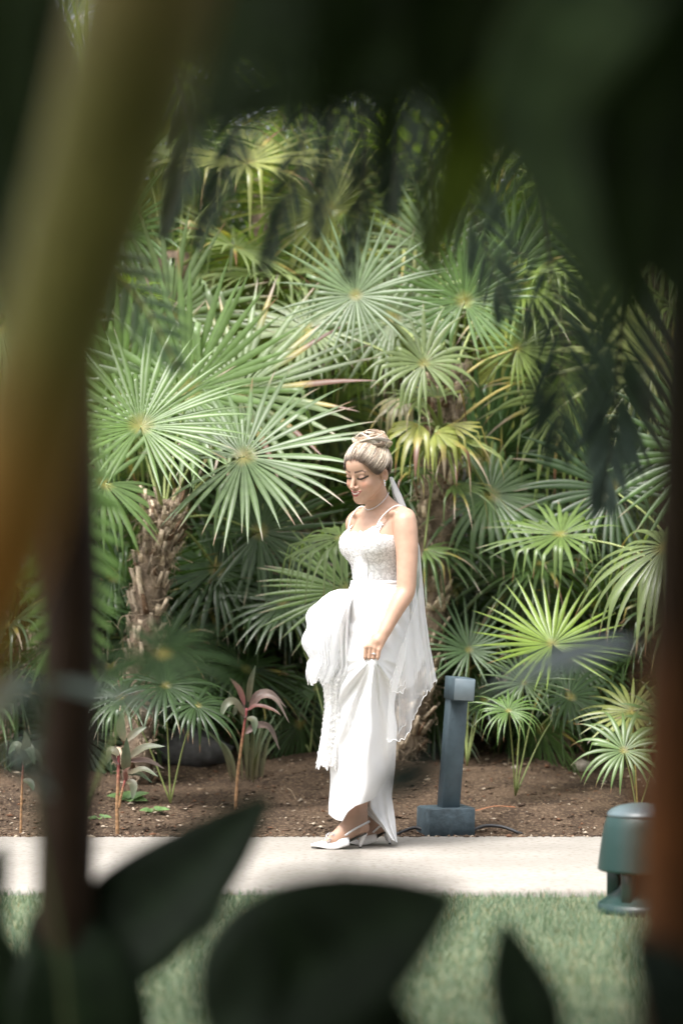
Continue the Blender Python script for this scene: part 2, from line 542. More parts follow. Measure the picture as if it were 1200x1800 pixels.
def crown_fronds(parent, top, rng, nf, L, pl, cols, el0=80, el1=-25, az=None, nseg=34, **kw):
    for i in range(nf):
        f = (i + 0.5) / nf
        el = radians(el0 + (el1 - el0) * f ** 0.85 + rng.normal(0, 6))
        ph = i * 2.39996 + rng.uniform(-0.3, 0.3) if az is None else radians(rng.uniform(*az))
        d = np.array([math.cos(el) * math.cos(ph), math.cos(el) * math.sin(ph), math.sin(el)])
        p = pl * rng.uniform(0.8, 1.2)
        hub = top + d * p + DOWN * 0.12 * p * f
        out = np.array([math.cos(ph), math.sin(ph), 0])
        tilt = el - radians(25 + 45 * f)
        a = np.array([out[0] * math.cos(tilt), out[1] * math.cos(tilt), math.sin(tilt)])
        n = np.array([-out[0] * math.sin(tilt), -out[1] * math.sin(tilt), math.cos(tilt)]) + rng.normal(0, 0.42, 3)
        c = np.array(cols[rng.integers(len(cols))]) * rng.uniform(0.85, 1.15)
        frond(parent, top + rng.normal(0, 0.02, 3) - np.array([0, 0, 0.05 + 0.1 * f]), hub, n, a, L * rng.uniform(0.85, 1.1), rng,
              nseg=nseg, droop=0.3 + 0.9 * f * rng.uniform(0.5, 1.5), spread=rng.uniform(240, 340), cup=rng.uniform(0.05, 0.3), bend=0.10 + 0.35 * f, col=c, tip=0.3 + 0.4 * f, **kw)


def key(parent, base, hpx, hpy, Y, Lpx, n, apx, rng, **kw):
    """a frond seen in the photo: hub at a pixel, blade length in pixels, axis pointing at another pixel"""
    hub = at(hpx, hpy, Y)
    a = at(apx[0], apx[1], Y + (apx[2] if len(apx) > 2 else 0)) - hub
    return frond(parent, base, hub, n, a, Lpx * Y / FPX, rng, **kw)


rp = np.random.default_rng(11)

# --- palm by the left of the bride, shaggy trunk in view
Ya = 11.6
ba = at(238, 1330, Ya); ba[2] = soil_z(ba[0], ba[1]) - 0.03
pa = thing('fan_palm', ba, 'fan palm with shaggy brown trunk and wide light green fans left of the bride', 'palm', 'fan palms of the planting bed')
ta = at(288, 915, Ya)
palm_trunk(pa, [ba, at(252, 1160, Ya), at(268, 1000, Ya), at(284, 930, Ya), at(290, 880, Ya)], 0.064, 0.088, rp, boots=190, fibre=520)
cA = (0.15, 0.245, 0.085)
key(pa, ta, 248, 750, Ya - 0.75, 215, (0.08, -0.85, 0.62), (262, 560, 0.1), rp, col=(0.125, 0.205, 0.065), nseg=52, droop=0.25, split=0.5, bend=0.06, cup=0.22, tip=0.2)
key(pa, ta + [0.05, 0, 0], 428, 803, Ya - 0.62, 236, (-0.15, -0.72, 0.68), (600, 760, 0.05), rp, col=(0.115, 0.175, 0.085), nseg=46, droop=0.35, split=0.45, cup=0.10, bend=0.04, tip=0.8, vwid=1.1, dead=0.03)
key(pa, ta, 330, 690, Ya + 0.1, 245, (-0.35, -1, 0.25), (390, 440), rp, col=(0.15, 0.23, 0.10), nseg=44, droop=0.10, split=0.5, cup=0.2, bend=0.05)
key(pa, ta, 420, 690, Ya + 0.25, 250, (-0.2, -0.9, 0.6), (640, 640), rp, col=(0.16, 0.22, 0.11), nseg=40, droop=0.2, split=0.45, dead=0.35, tip=0.9)
key(pa, ta, 215, 700, Ya + 0.3, 230, (0.3, -1, 0.3), (190, 450), rp, col=cA, nseg=40, droop=0.12, split=0.5)
key(pa, ta, 185, 850, Ya - 0.1, 170, (0.5, -0.7, 0.6), (60, 950), rp, col=(0.13, 0.2, 0.09), nseg=34, droop=0.7)
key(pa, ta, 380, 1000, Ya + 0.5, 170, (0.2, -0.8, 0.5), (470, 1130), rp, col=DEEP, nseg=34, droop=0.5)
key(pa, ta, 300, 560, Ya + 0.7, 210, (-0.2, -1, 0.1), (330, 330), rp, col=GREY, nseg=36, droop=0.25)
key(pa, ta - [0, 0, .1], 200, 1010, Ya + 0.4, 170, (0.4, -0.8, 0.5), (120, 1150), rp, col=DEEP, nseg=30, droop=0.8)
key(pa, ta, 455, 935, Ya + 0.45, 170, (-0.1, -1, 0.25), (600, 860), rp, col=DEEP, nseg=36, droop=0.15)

# --- palm behind the bride, old yellow leaves hanging at its neck
Yb = 12.1
bb = at(700, 1330, Yb); bb[2] = soil_z(bb[0], bb[1]) - 0.03
pb = thing('fan_palm', bb, 'tall fan palm right behind the bride with yellowed leaves drooping at its neck', 'palm', 'fan palms of the planting bed')
tb = at(782, 690, Yb)
palm_trunk(pb, [bb, at(735, 1200, Yb), at(757, 1040, Yb), at(765, 880, Yb), at(778, 740, Yb), at(788, 640, Yb)], 0.080, 0.086, rp, boots=260, fibre=900)
tb2 = at(775, 760, Yb - 0.1)
key(pb, tb, 625, 520, Yb - 0.35, 172, (-0.1, -1, 0.35), (640, 340), rp, pr=0.010, col=(0.145, 0.205, 0.125), spread=352, nseg=38, droop=0.2, split=0.33, cup=0.12, bend=0.05, tip=0.1)
key(pb, tb, 815, 530, Yb - 0.2, 150, (0.05, -1, 0.2), (825, 380), rp, pr=0.010, col=(0.13, 0.215, 0.085), nseg=42, droop=0.15, split=0.5, cup=0.2, bend=0.03, tip=0.1)
key(pb, tb, 540, 577, Yb + 0.2, 165, (-0.1, -0.75, 0.75), (420, 560), rp, pr=0.010, col=(0.2, 0.25, 0.145), nseg=38, droop=0.75, split=0.4, bend=0.2)
key(pb, tb, 908, 612, Yb + 0.15, 112, (0.15, -1, 0.3), (960, 520), rp, pr=0.010, col=(0.2, 0.26, 0.07), nseg=32, droop=0.35, split=0.4, pcol=(0.36, 0.30, 0.10))
key(pb, tb2, 985, 655, Yb + 0.3, 120, (0.3, -0.8, 0.5), (1080, 660), rp, pr=0.010, col=LIME, nseg=30, droop=0.5, pcol=(0.42, 0.34, 0.11))
key(pb, tb, 745, 640, Yb - 0.4, 120, (0.1, -1, 0.4), (720, 560), rp, pr=0.010, col=(0.2, 0.25, 0.13), nseg=26, droop=1.0, bend=0.4)
key(pb, tb2, 850, 805, Yb + 0.35, 215, (-0.1, -1, 0.15), (990, 690), rp, pr=0.010, col=(0.07, 0.13, 0.06), nseg=44, droop=0.25, split=0.5, bend=0.12)
key(pb, tb2, 735, 745, Yb - 0.35, 125, (-0.3, -0.55, 0.75), (690, 830), rp, pr=0.010, col=(0.30, 0.30, 0.10), nseg=7, spread=150, droop=2.8, split=0.35, bend=0.8, dead=0.7, tip=1, vwid=0.75)
key(pb, tb2, 765, 760, Yb - 0.45, 120, (0.2, -0.5, 0.8), (840, 830), rp, pr=0.010, col=(0.27, 0.29, 0.10), nseg=7, spread=150, droop=2.6, split=0.35, bend=0.8, dead=0.6, tip=1, vwid=0.75)
key(pb, tb2, 705, 700, Yb + 0.0, 95, (-0.4, -0.6, 0.6), (680, 780), rp, pr=0.010, col=(0.33, 0.28, 0.23), nseg=9, spread=150, droop=2.0, bend=0.8, dead=0.3, tip=1, vwid=0.7)
key(pb, tb2, 860, 870, Yb + 0.1, 190, (0.1, -0.7, 0.6), (930, 980), rp, pr=0.010, col=(0.10, 0.165, 0.075), nseg=34, droop=0.9, bend=0.3)
key(pb, tb, 690, 560, Yb + 0.5, 190, (-0.1, -1, 0.3), (600, 400), rp, pr=0.010, col=(0.15, 0.2, 0.11), nseg=36, droop=0.3)
key(pb, tb, 770, 440, Yb + 0.6, 170, (0, -1, 0.3), (760, 250), rp, pr=0.010, col=GREY, nseg=36, droop=0.3)
key(pb, tb, 900, 470, Yb + 0.5, 180, (0.2, -1, 0.2), (1000, 330), rp, pr=0.010, col=(0.13, 0.2, 0.075), nseg=36, droop=0.35)
for hx, hy, ax_, ay_, Lq, cq in ((755, 775, 745, 900, 120, (0.26, 0.29, 0.11)), (790, 745, 830, 870, 130, (0.28, 0.27, 0.10)), (770, 700, 760, 600, 130, (0.18, 0.22, 0.1)),
                               (800, 770, 850, 900, 140, (0.22, 0.26, 0.11)), (730, 820, 720, 930, 100, (0.13, 0.18, 0.08)), (800, 850, 840, 960, 120, (0.12, 0.17, 0.075)),
                               (740, 700, 690, 760, 110, (0.2, 0.24, 0.11)), (745, 965, 790, 1010, 110, (0.13, 0.19, 0.08))):
    key(pb, tb2, hx, hy, Yb - 0.3, Lq, (0.1, -0.5, 0.8), (ax_, ay_), rp, pr=0.010, col=cq, nseg=8, spread=130, droop=1.3, split=0.3, bend=0.6, dead=0.45, tip=1, vwid=0.5)
for q in ((744, 600, -0.2), (800, 560, 0.1), (835, 600, 0), (870, 640, -.1)):
    hub = at(q[0], q[1], Yb + q[2])

# --- palm at the right, big pale drooping fan
Yc = 11.3
bc = at(1215, 1390, Yc); bc[2] = soil_z(bc[0], bc[1]) - 0.03
pc_ = thing('fan_palm', bc, 'fan palm at the right whose big pale fan droops in long split fingers', 'palm', 'fan palms of the planting bed')
tc_ = at(1235, 1040, Yc)
palm_trunk(pc_, [bc, at(1225, 1250, Yc), at(1232, 1130, Yc), at(1236, 1010, Yc)], 0.08, 0.10, rp, boots=60, fibre=150)
key(pc_, tc_, 1168, 962, Yc - 0.35, 215, (-0.35, -0.5, 0.8), (1060, 960, -0.1), rp, col=(0.17, 0.215, 0.115), nseg=34, spread=290, droop=2.1, split=0.42, cup=0.02, bend=0.12, tip=0.9, vwid=1.15)
key(pc_, tc_, 985, 940, Yc + 0.3, 150, (-0.1, -0.45, 0.9), (900, 930), rp, col=(0.15, 0.215, 0.085), nseg=32, droop=0.4, bend=0.55)
key(pc_, tc_, 1150, 640, Yc + 0.9, 220, (0, -1, 0.3), (1100, 460), rp, col=(0.30, 0.32, 0.16), nseg=34, droop=0.4)
key(pc_, tc_, 1240, 800, Yc + 0.3, 220, (-0.3, -1, 0.3), (1150, 700), rp, col=GREEN, nseg=34, droop=0.4)
key(pc_, tc_, 1075, 860, Yc + 0.7, 190, (-0.1, -1, 0.3), (980, 760), rp, col=DEEP, nseg=36, droop=0.4)

# --- young trunkless palms low in the bed
def young(px, py, Y, label, specs):
    b = at(px, py, Y); b[2] = soil_z(b[0], b[1])
    t = thing('young_palm', b, label, 'palm', 'young trunkless palms low in the bed')
    for (hx, hy, Lp, n, ap, kw) in specs:
        key(t, b + [0, 0, 0.01], hx, hy, Y + kw.pop('dy', 0), Lp, n, ap, rp, pr=0.005, **kw)
    return t


young(905, 1330, 11.25, 'young palm with bright yellow-green upright fan beside the slate bollard', [
    (970, 1133, 152, (0.1, -0.75, 0.65), (950, 1030), dict(col=(0.215, 0.305, 0.06), nseg=30, droop=0.12, split=0.36, cup=0.1, bend=0.02, tip=0.1, spread=300)),
    (893, 1250, 96, (0.05, -0.6, 0.85), (893, 1170), dict(col=(0.12, 0.2, 0.07), nseg=30, droop=1.5, split=0.3, dy=-0.25, tip=0.5)),
    (920, 1200, 95, (0.05, -1, 0.4), (925, 1100), dict(col=(0.14, 0.2, 0.12), nseg=24, droop=0.3, split=0.3)),
    (1000, 1225, 120, (0.3, -0.6, 0.7), (1070, 1230), dict(col=DEEP, nseg=28, droop=0.6, dy=0.3)),
])
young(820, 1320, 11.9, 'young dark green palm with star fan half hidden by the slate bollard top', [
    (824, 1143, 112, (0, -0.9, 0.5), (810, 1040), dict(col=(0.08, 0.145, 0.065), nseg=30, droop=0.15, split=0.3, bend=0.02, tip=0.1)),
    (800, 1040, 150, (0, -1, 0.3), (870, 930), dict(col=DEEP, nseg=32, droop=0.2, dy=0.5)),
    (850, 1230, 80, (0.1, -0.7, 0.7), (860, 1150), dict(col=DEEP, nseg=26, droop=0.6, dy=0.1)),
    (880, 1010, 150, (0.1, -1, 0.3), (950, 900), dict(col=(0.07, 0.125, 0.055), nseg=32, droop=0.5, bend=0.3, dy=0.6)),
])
young(1120, 1400, 10.85, 'young palm with two fans drooping over the mulch behind the green garden speaker', [
    (1110, 1250, 108, (-0.2, -0.55, 0.8), (1060, 1230), dict(col=(0.26, 0.285, 0.12), nseg=26, droop=0.6, split=0.4, dy=0.35, pcol=(0.42, 0.33, 0.1))),
    (1096, 1320, 112, (-0.1, -0.8, 0.6), (1085, 1235), dict(col=(0.13, 0.2, 0.085), nseg=24, droop=1.4, split=0.35, tip=0.8, vwid=1.1)),
    (1180, 1280, 110, (0.2, -0.8, 0.6), (1220, 1200), dict(col=GREEN, nseg=24, droop=0.7, dy=0.2)),
])
young(545, 1310, 12.2, 'small dark fan palm low beside the lace train', [
    (556, 1212, 92, (-0.1, -0.7, 0.7), (556, 1120), dict(col=(0.10, 0.165, 0.08), nseg=26, droop=1.2, split=0.3, bend=0.05)),
    (480, 1225, 80, (-0.1, -0.7, 0.7), (470, 1160), dict(col=DEEP, nseg=24, droop=1.0, split=0.3, dy=0.3)),
])
young(600, 1290, 11.6, 'fan palm with broad fingers hanging left of the bodice of the white dress', [
    (612, 1040, 165, (-0.15, -0.9, 0.45), (520, 1100), dict(col=(0.14, 0.21, 0.085), nseg=34, droop=0.25, split=0.5, spread=230, bend=0.05)),
    (600, 945, 175, (-0.25, -0.3, 0.92), (470, 945), dict(col=(0.155, 0.205, 0.105), nseg=18, spread=190, droop=1.3, split=0.35, bend=0.85, vwid=0.9, dy=-0.3)),
    (500, 1060, 130, (-0.2, -0.6, 0.7), (430, 1080), dict(col=DEEP, nseg=28, droop=0.7, dy=0.3)),
])
young(330, 1310, 12.1, 'low palm with a dark fan spread flat beyond the left trunk base', [
    (330, 1190, 130, (0.15, -0.45, 0.9), (430, 1205), dict(col=(0.07, 0.13, 0.055), nseg=32, droop=0.8, split=0.4)),
    (200, 1200, 120, (-0.1, -0.6, 0.8), (120, 1220), dict(col=DEEP, nseg=28, droop=0.8)),
    (420, 1100, 130, (0.1, -0.6, 0.8), (500, 1150), dict(col=DEEP, nseg=28, droop=0.7, dy=0.5)),
])

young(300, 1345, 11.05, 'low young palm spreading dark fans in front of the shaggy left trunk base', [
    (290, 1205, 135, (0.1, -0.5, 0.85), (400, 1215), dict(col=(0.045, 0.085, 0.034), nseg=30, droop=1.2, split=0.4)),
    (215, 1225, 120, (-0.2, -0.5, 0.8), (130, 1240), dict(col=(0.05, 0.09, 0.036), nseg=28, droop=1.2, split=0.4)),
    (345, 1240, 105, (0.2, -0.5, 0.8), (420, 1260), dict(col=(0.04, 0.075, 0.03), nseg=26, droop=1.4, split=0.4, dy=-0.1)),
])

# --- the thicket behind: each palm a thing of its own
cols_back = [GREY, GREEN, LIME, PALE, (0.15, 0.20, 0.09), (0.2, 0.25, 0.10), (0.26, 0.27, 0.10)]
thicket = [  # photo column, distance, crown height (m), fronds, blade length
    (90, 12.9, 2.3, 13, 0.62), (330, 13.2, 2.9, 14, 0.62), (560, 13.3, 2.6, 14, 0.6), (700, 13.6, 3.1, 13, 0.62),
    (980, 13.1, 2.5, 14, 0.62), (1180, 12.8, 3.0, 13, 0.62), (440, 14.4, 3.5, 14, 0.68), (830, 14.6, 3.5, 14, 0.68),
    (180, 14.6, 3.6, 13, 0.68), (1080, 14.8, 3.9, 13, 0.68), (620, 15.6, 3.9, 14, 0.72), (330, 16.0, 4.1, 13, 0.72),
    (940, 15.9, 4.1, 13, 0.72), (20, 15.6, 4.4, 12, 0.72), (1240, 15.6, 4.6, 12, 0.72),
    (480, 12.9, 1.35, 12, 0.55), (900, 12.7, 1.3, 12, 0.55), (660, 13.3, 1.2, 11, 0.55), (120, 13.3, 1.3, 11, 0.55), (1090, 12.7, 1.15, 11, 0.55),
    (390, 12.4, 0.75, 13, 0.5), (520, 12.5, 0.6, 12, 0.5), (650, 12.6, 0.7, 12, 0.5), (150, 12.3, 0.8, 13, 0.5), (60, 12.2, 0.5, 12, 0.5), (840, 12.9, 0.7, 12, 0.5), (990, 12.4, 0.6, 12, 0.5), (1170, 12.3, 0.7, 12, 0.5),
    (300, 12.9, 0.7, 12, 0.5), (760, 12.9, 0.6, 12, 0.5),
    (300, 13.6, 1.1, 10, 0.55), (790, 14.2, 2.1, 12, 0.6), (560, 14.6, 1.7, 12, 0.6), (1010, 14.4, 1.8, 12, 0.6), (300, 14.8, 2.0, 12, 0.6),
]
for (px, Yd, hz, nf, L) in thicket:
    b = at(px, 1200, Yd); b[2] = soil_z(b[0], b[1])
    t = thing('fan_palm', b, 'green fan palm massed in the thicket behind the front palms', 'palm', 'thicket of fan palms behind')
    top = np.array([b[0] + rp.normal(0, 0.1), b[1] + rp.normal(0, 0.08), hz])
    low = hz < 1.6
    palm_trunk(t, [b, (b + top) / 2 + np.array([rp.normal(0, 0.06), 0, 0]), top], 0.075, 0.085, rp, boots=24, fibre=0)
    crown_fronds(t, top, rp, nf + 3, L, 0.66 if hz > 0.9 else 0.4, [DEEP, (0.05, 0.09, 0.036), (0.07, 0.12, 0.045)] if low else cols_back, el0=82, el1=-50, nseg=36, split=0.36, dead=0.07)  # low crowns get darker greens: undergrowth shade put into the leaf colour

# --- feather palms behind, yellow-green
def pinnate(parent, pts, Ll, rng, col, nl=46, wid=0.02, droop=0.5, ang=55, name='frond', r=0.006, twist=0.0, up=(0, 0, 1), material=None):
    P = spline(pts, nl + 6)
    T = unit(np.gradient(P, axis=0))
    upv = np.array(up, float)
    S = unit(np.cross(T, upv)); U = np.cross(S, T)
    mb_V, mb_F, mb_C = [], [], []
    k = 0
    for i in range(4, nl + 5):
        f = (i - 4) / nl
        ll = Ll * (0.55 + 0.45 * math.sin(pi * min(1, 0.18 + f * 0.85)) ** 0.8) * rng.uniform(0.9, 1.08)
        if f > 0.8: ll *= max(0.25, 1 - (f - 0.8) * 2.2)
        for sgn in (-1, 1):
            an = radians(ang * (1 - 0.45 * f) + rng.normal(0, 4))
            d = unit(T[i] * math.cos(an) + sgn * S[i] * math.sin(an) + U[i] * (0.25 + twist))
            p = P[i].copy()
            ts = np.linspace(0, 1, 7)
            wv = wid * np.array([0.35, 0.8, 1.0, 0.95, 0.75, 0.42, 0.04])
            row = []
            for j in range(7):
                if j:
                    d = unit(d + DOWN * droop * 0.3 * ts[j]); p = p + d * ll / 6
                sd = unit(np.cross(d, U[i])); nn = np.cross(sd, d)
                row += [p - sd * wv[j] * 0.9 - nn * wv[j] * 0.35, p.copy(), p + sd * wv[j] * 0.9 - nn * wv[j] * 0.35]
            mb_V.append(np.array(row))
            j = np.arange(6)[:, None]; q = np.arange(2)[None]
            v0 = k + j * 3 + q
            mb_F.append(np.stack([v0, v0 + 1, v0 + 4, v0 + 3], -1).reshape(-1, 4))
            mb_C.append(np.broadcast_to(np.array(col) * rng.uniform(0.8, 1.2), (21, 3)))
            k += 21
    Vr, Fr = tube(P[3:], np.linspace(r * 1.2, r * 0.45, len(P) - 3), 5, caps=False)
    mb_V.append(Vr); mb_F.append(Fr[0] + k); mb_C.append(np.broadcast_to(np.array(col), (len(Vr), 3)))
    V = np.concatenate(mb_V); F = np.concatenate(mb_F); cc = np.concatenate(mb_C)
    fo = mesh(name, V, F, material or M_leaf, parent, cc)
    V, F = tube(P, np.linspace(r * 1.6, r * 0.5, len(P)), 6)
    mesh('petiole', V, F, M_pet, fo, np.broadcast_to(np.array([0.2, 0.2, 0.07]) if material is None else np.array([0.03, 0.034, 0.018]), (len(V), 3)))
    return fo


for (px, Yd, nf, hz) in ((60, 17.0, 15, 3.4), (380, 17.4, 17, 3.7), (700, 17.6, 17, 3.8), (1000, 17.2, 17, 3.7), (1260, 17.0, 15, 3.6)):
    b = at(px, 1200, Yd); b[2] = soil_z(b[0], b[1])
    t = thing('feather_palm', b, 'yellow-green feather palm clump standing behind the fan palm thicket', 'palm', 'feather palms at the back')
    for j in range(4):
        o = np.array([rp.normal(0, 0.25), rp.normal(0, 0.2), 0])
        V, F = tube(spline([b + o, b + o * 1.6 + [0, 0, 1.5]], 8), 0.035, 8)
        mesh('trunk', V, F, M_bark, t, np.broadcast_to(np.array([0.13, 0.13, 0.06]), (len(V), 3)))
    for i in range(nf):
        ph = i * 2.4 + rp.uniform(-0.3, 0.3); f = (i + 0.5) / nf
        out = np.array([math.cos(ph), math.sin(ph), 0]) * (0.5 + 1.1 * f)
        s = b + np.array([rp.normal(0, 0.2), rp.normal(0, 0.2), 1.2])
        apex = b + out * 0.8 + np.array([0, 0, hz * rp.uniform(0.62, 1.05) - 0.3 * f])
        end = apex + out * 0.9 + np.array([0, 0, -0.9 * f - 0.1])
        pinnate(t, [s, s * 0.45 + apex * 0.55 + np.array([0, 0, 0.25]), apex, end], 0.5, rp,
                np.array([(0.2, 0.25, 0.06), (0.14, 0.21, 0.06), (0.27, 0.25, 0.07)][i % 3]), nl=34, wid=0.016, droop=0.5)
# ================================================================== things in the bed and on the lawn
ro = np.random.default_rng(31)
M_slate = mat('slate_paint', (0.06, 0.088, 0.104), rough=0.5, spec=0.4, noise=(18, 0.16), bump=(70, 0.25, 0.002))
M_slate2 = mat('slate_paint_rough', (0.058, 0.085, 0.10), rough=0.6, spec=0.4, noise=(22, 0.3), bump=(45, 0.8, 0.006))
M_black = mat('black_rubber', (0.02, 0.02, 0.022), rough=0.5)
M_lens = mat('lamp_face', (0.17, 0.215, 0.24), rough=0.35, spec=0.5, noise=(12, 0.1))
Yp = 10.40
pb_ = at(788, 1468, Yp); pb_[2] = 0.0
post = thing('light_bollard', pb_ + [0, 0.09, 0], 'leaning slate blue square bollard light on a rough painted block', 'bollard')
yaw = radians(14)
ax0 = np.array([[math.cos(yaw), math.sin(yaw), 0], [-math.sin(yaw), math.cos(yaw), 0], [0, 0, 1.0]])
c0 = at(785, 1468, Yp) + np.array([0, 0.095, 0]); c0[2] = 0.045
V, F = bevel_box(c0, (0.105, 0.095, 0.068), 0.005, ax0)
V = V + ro.normal(0, 0.0022, V.shape)
mesh('base_block', V, F, M_slate2, post, smooth=False)
up = unit(at(806, 1192, Yp) - at(788, 1425, Yp)); upv = np.array([up[0], 0.0, up[2]])
ex = np.cross(np.array([0, 1.0, 0]), upv)
ax1 = np.array([ax0[0] - upv * np.dot(ax0[0], upv), ax0[1], upv]); ax1[0] = unit(ax1[0]); ax1[1] = np.cross(ax1[2], ax1[0])
pm0, pm1 = at(787.5, 1428, Yp + 0.10), at(804, 1196, Yp + 0.10)
hgt = np.linalg.norm(pm1 - pm0)
V, F = bevel_box((pm0 + pm1) / 2, (0.041, 0.041, hgt / 2 + 0.012), 0.004, ax1)
mesh('post', V, F, M_slate, post, smooth=False)
hc_ = pm1 - upv * 0.034 - ax1[1] * 0.030 + ax1[0] * 0.002
V, F = bevel_box(hc_, (0.0485, 0.072, 0.050), 0.004, ax1)
hd = mesh('lamp_head', V, F, M_slate, post, smooth=False)
V, F = bevel_box(hc_ - ax1[1] * 0.0735, (0.045, 0.003, 0.046), 0.0015, ax1)
mesh('lamp_face', V, F, M_lens, hd, smooth=False)
mb = MB()
for k_ in range(9):
    c = pm0 + (pm1 - pm0) * ro.uniform(0.1, 0.8) + ax1[0] * ro.uniform(-0.03, 0.03) - ax1[1] * 0.0415
    V, F = lathe(c, [(0.0002, -0.002), (0.002, 0), (0.0002, 0.002)], 6); mb.add(V, F)
mesh_nails = mb.build('nail_heads', M_black, post)
mesh_nails['kind'] = 'stuff'

cab = MB()
V, F = tube(spline([at(826, 1462, 10.47), at(850, 1452, 10.50), at(880, 1453, 10.50), at(906, 1462, 10.47), at(918, 1469, 10.44)], 24), 0.0075, 8)
for pts in ([at(826, 1462, 10.47), at(850, 1452, 10.50), at(880, 1453, 10.50), at(906, 1462, 10.47), at(916, 1468, 10.44)],
            [at(752, 1462, 10.48), at(730, 1455, 10.50), at(712, 1460, 10.48), at(698, 1467, 10.44)]):
    P = spline(pts, 24); P[:, 2] = np.maximum(soil_z(P[:, 0], P[:, 1]) + 0.006, P[:, 2])
    V, F = tube(P, 0.0075, 8)
    right = pts[0][0] > 0.5
    tag(mesh('cable', V, F, M_black), 'black cable curling over the mulch %s the slate bollard' % ('right of' if right else 'left of'), 'cable')

# --- green garden speaker on the lawn
M_green = mat('green_plastic', (0.005, 0.031, 0.026), rough=0.42, spec=0.5, coat=0.15, noise=(6, 0.12), bump=(160, 0.12, 0.001))
cs = at(1127, 1588, 8.30); cs[2] = -0.028
spk = thing('garden_speaker', cs, 'dark green mushroom shaped garden speaker standing on the lawn edge', 'speaker')
V, F = lathe(cs, [(0.001, 0.0), (0.152, 0.0), (0.154, 0.012), (0.152, 0.034), (0.140, 0.040), (0.085, 0.082), (0.070, 0.100), (0.066, 0.165), (0.001, 0.165)], 48)
mesh('base', V, F, M_green, spk)
for k_ in range(4):
    a5 = radians(45 + 90 * k_ + 12)
    o = np.array([math.cos(a5), math.sin(a5), 0]); s_ = np.array([-o[1], o[0], 0])
    V, F = bevel_box(cs + o * 0.104 + np.array([0, 0, 0.105]), (0.024, 0.018, 0.075), 0.004, np.array([o, s_, [0, 0, 1.0]]))
    mesh('strut', V, F, M_green, spk, smooth=False)
V, F = lathe(cs, [(0.06, 0.170), (0.138, 0.160), (0.150, 0.150), (0.153, 0.152), (0.152, 0.160), (0.142, 0.235), (0.131, 0.300), (0.122, 0.330), (0.117, 0.338)], 48)
hood = mesh('hood', V, F, M_green, spk)
V, F = lathe(cs, [(0.116, 0.336), (0.121, 0.341), (0.119, 0.348), (0.105, 0.360), (0.080, 0.371), (0.045, 0.378), (0.001, 0.380)], 48)
mesh('dome_cap', V, F, mat('sky_sheen_green_plastic', (0.085, 0.12, 0.13), rough=0.35, spec=0.6, noise=(8, 0.15)), spk)  # sky reflection painted in: the dome gets a paler grey-blue

# --- red-stemmed ti plants
M_ti = mat('ti_leaf', attr=True, rough=0.45, spec=0.35, transl=0.2, tcol=(1.3, 1.2, 0.8), noise=(20, 0.15))
M_tis = mat('ti_stem', attr=True, rough=0.6, spec=0.3, noise=(60, 0.25))


def lance(parent, pts, width, n, c0_, c1_, name='leaf', nl=16):
    P = spline(pts, nl); T = unit(np.gradient(P, axis=0))
    n = np.asarray(n, float)
    Sd = unit(np.cross(T, n)); N = np.cross(Sd, T)
    f = np.linspace(0, 1, nl)
    wv = width * 0.5 * np.clip(np.sin(pi * np.clip(f, 0, 1) ** 0.75) ** 0.8, 0.06, 1)
    us = np.array([-1, -0.5, 0, 0.5, 1.0])
    V = P[:, None] + Sd[:, None] * (us[None] * wv[:, None])[..., None] + N[:, None] * (np.abs(us)[None] * 0.28 * wv[:, None])[..., None]
    c = (np.array(c0_)[None] * (1 - f[:, None]) + np.array(c1_)[None] * f[:, None])[:, None] * (1 + 0.15 * np.abs(us)[None, :, None]) * ro.uniform(0.9, 1.1, (nl, 5, 1))
    return mesh(name, V.reshape(-1, 3), grid_faces(5, nl), M_ti, parent, c.reshape(-1, 3))


def ti_plant(label, base, Yt, stems, leaves):
    b = at(*base, Yt); b[2] = soil_z(b[0], b[1]) - 0.01
    t = thing('ti_plant', b, label, 'plant')
    for pts, r in stems:
        P = [at(x, y, Yt) for x, y in pts]
        P[0] = np.array([P[0][0], P[0][1], min(P[0][2], soil_z(P[0][0], P[0][1]) - 0.01) if pts[0] == base else P[0][2]])
        P = spline(P, 40)
        rr = np.linspace(r, r * 0.75, 40) * (1 + 0.12 * (np.arange(40) % 3 == 0))
        V, F = tube(P, rr, 8)
        f = np.repeat(np.linspace(0, 1, 40), 8); f = np.concatenate([f, [0, 1]])
        g_ = np.clip((f - 0.55) / 0.35, 0, 1)[:, None]
        ringc = 0.75 + 0.4 * (np.sin(f * 150) > 0)[:, None]
        cc = (np.array((0.26, 0.15, 0.075)) * ringc) * (1 - g_) + np.array((0.22, 0.05, 0.055)) * g_
        mesh('stem', V, F, M_tis, t, cc)
    for pts, w_, kind in leaves:
        d = [Yt - 0.01 - 0.02 * i * (1 if j % 2 else -0.4) for i, j in zip(range(len(pts)), [len(t.children)] * 9)]
        P = [at(x, y, dd) for (x, y), dd in zip(pts, d)]
        if len(P) == 2:
            m = (P[0] + P[1]) / 2 + np.array([0, 0, 0.012]); P = [P[0], m, P[1]]
        c0_, c1_ = {'g': ((0.11, 0.09, 0.055), (0.085, 0.11, 0.07)), 'm': ((0.12, 0.07, 0.06), (0.13, 0.105, 0.085)), 'r': ((0.14, 0.05, 0.045), (0.11, 0.07, 0.05)), 'd': ((0.09, 0.08, 0.045), (0.06, 0.095, 0.055))}[kind]
        lance(t, P, 1.15 * w_ * Yt / FPX, (0.3, -0.8, 0.7), c0_, c1_)
    return t


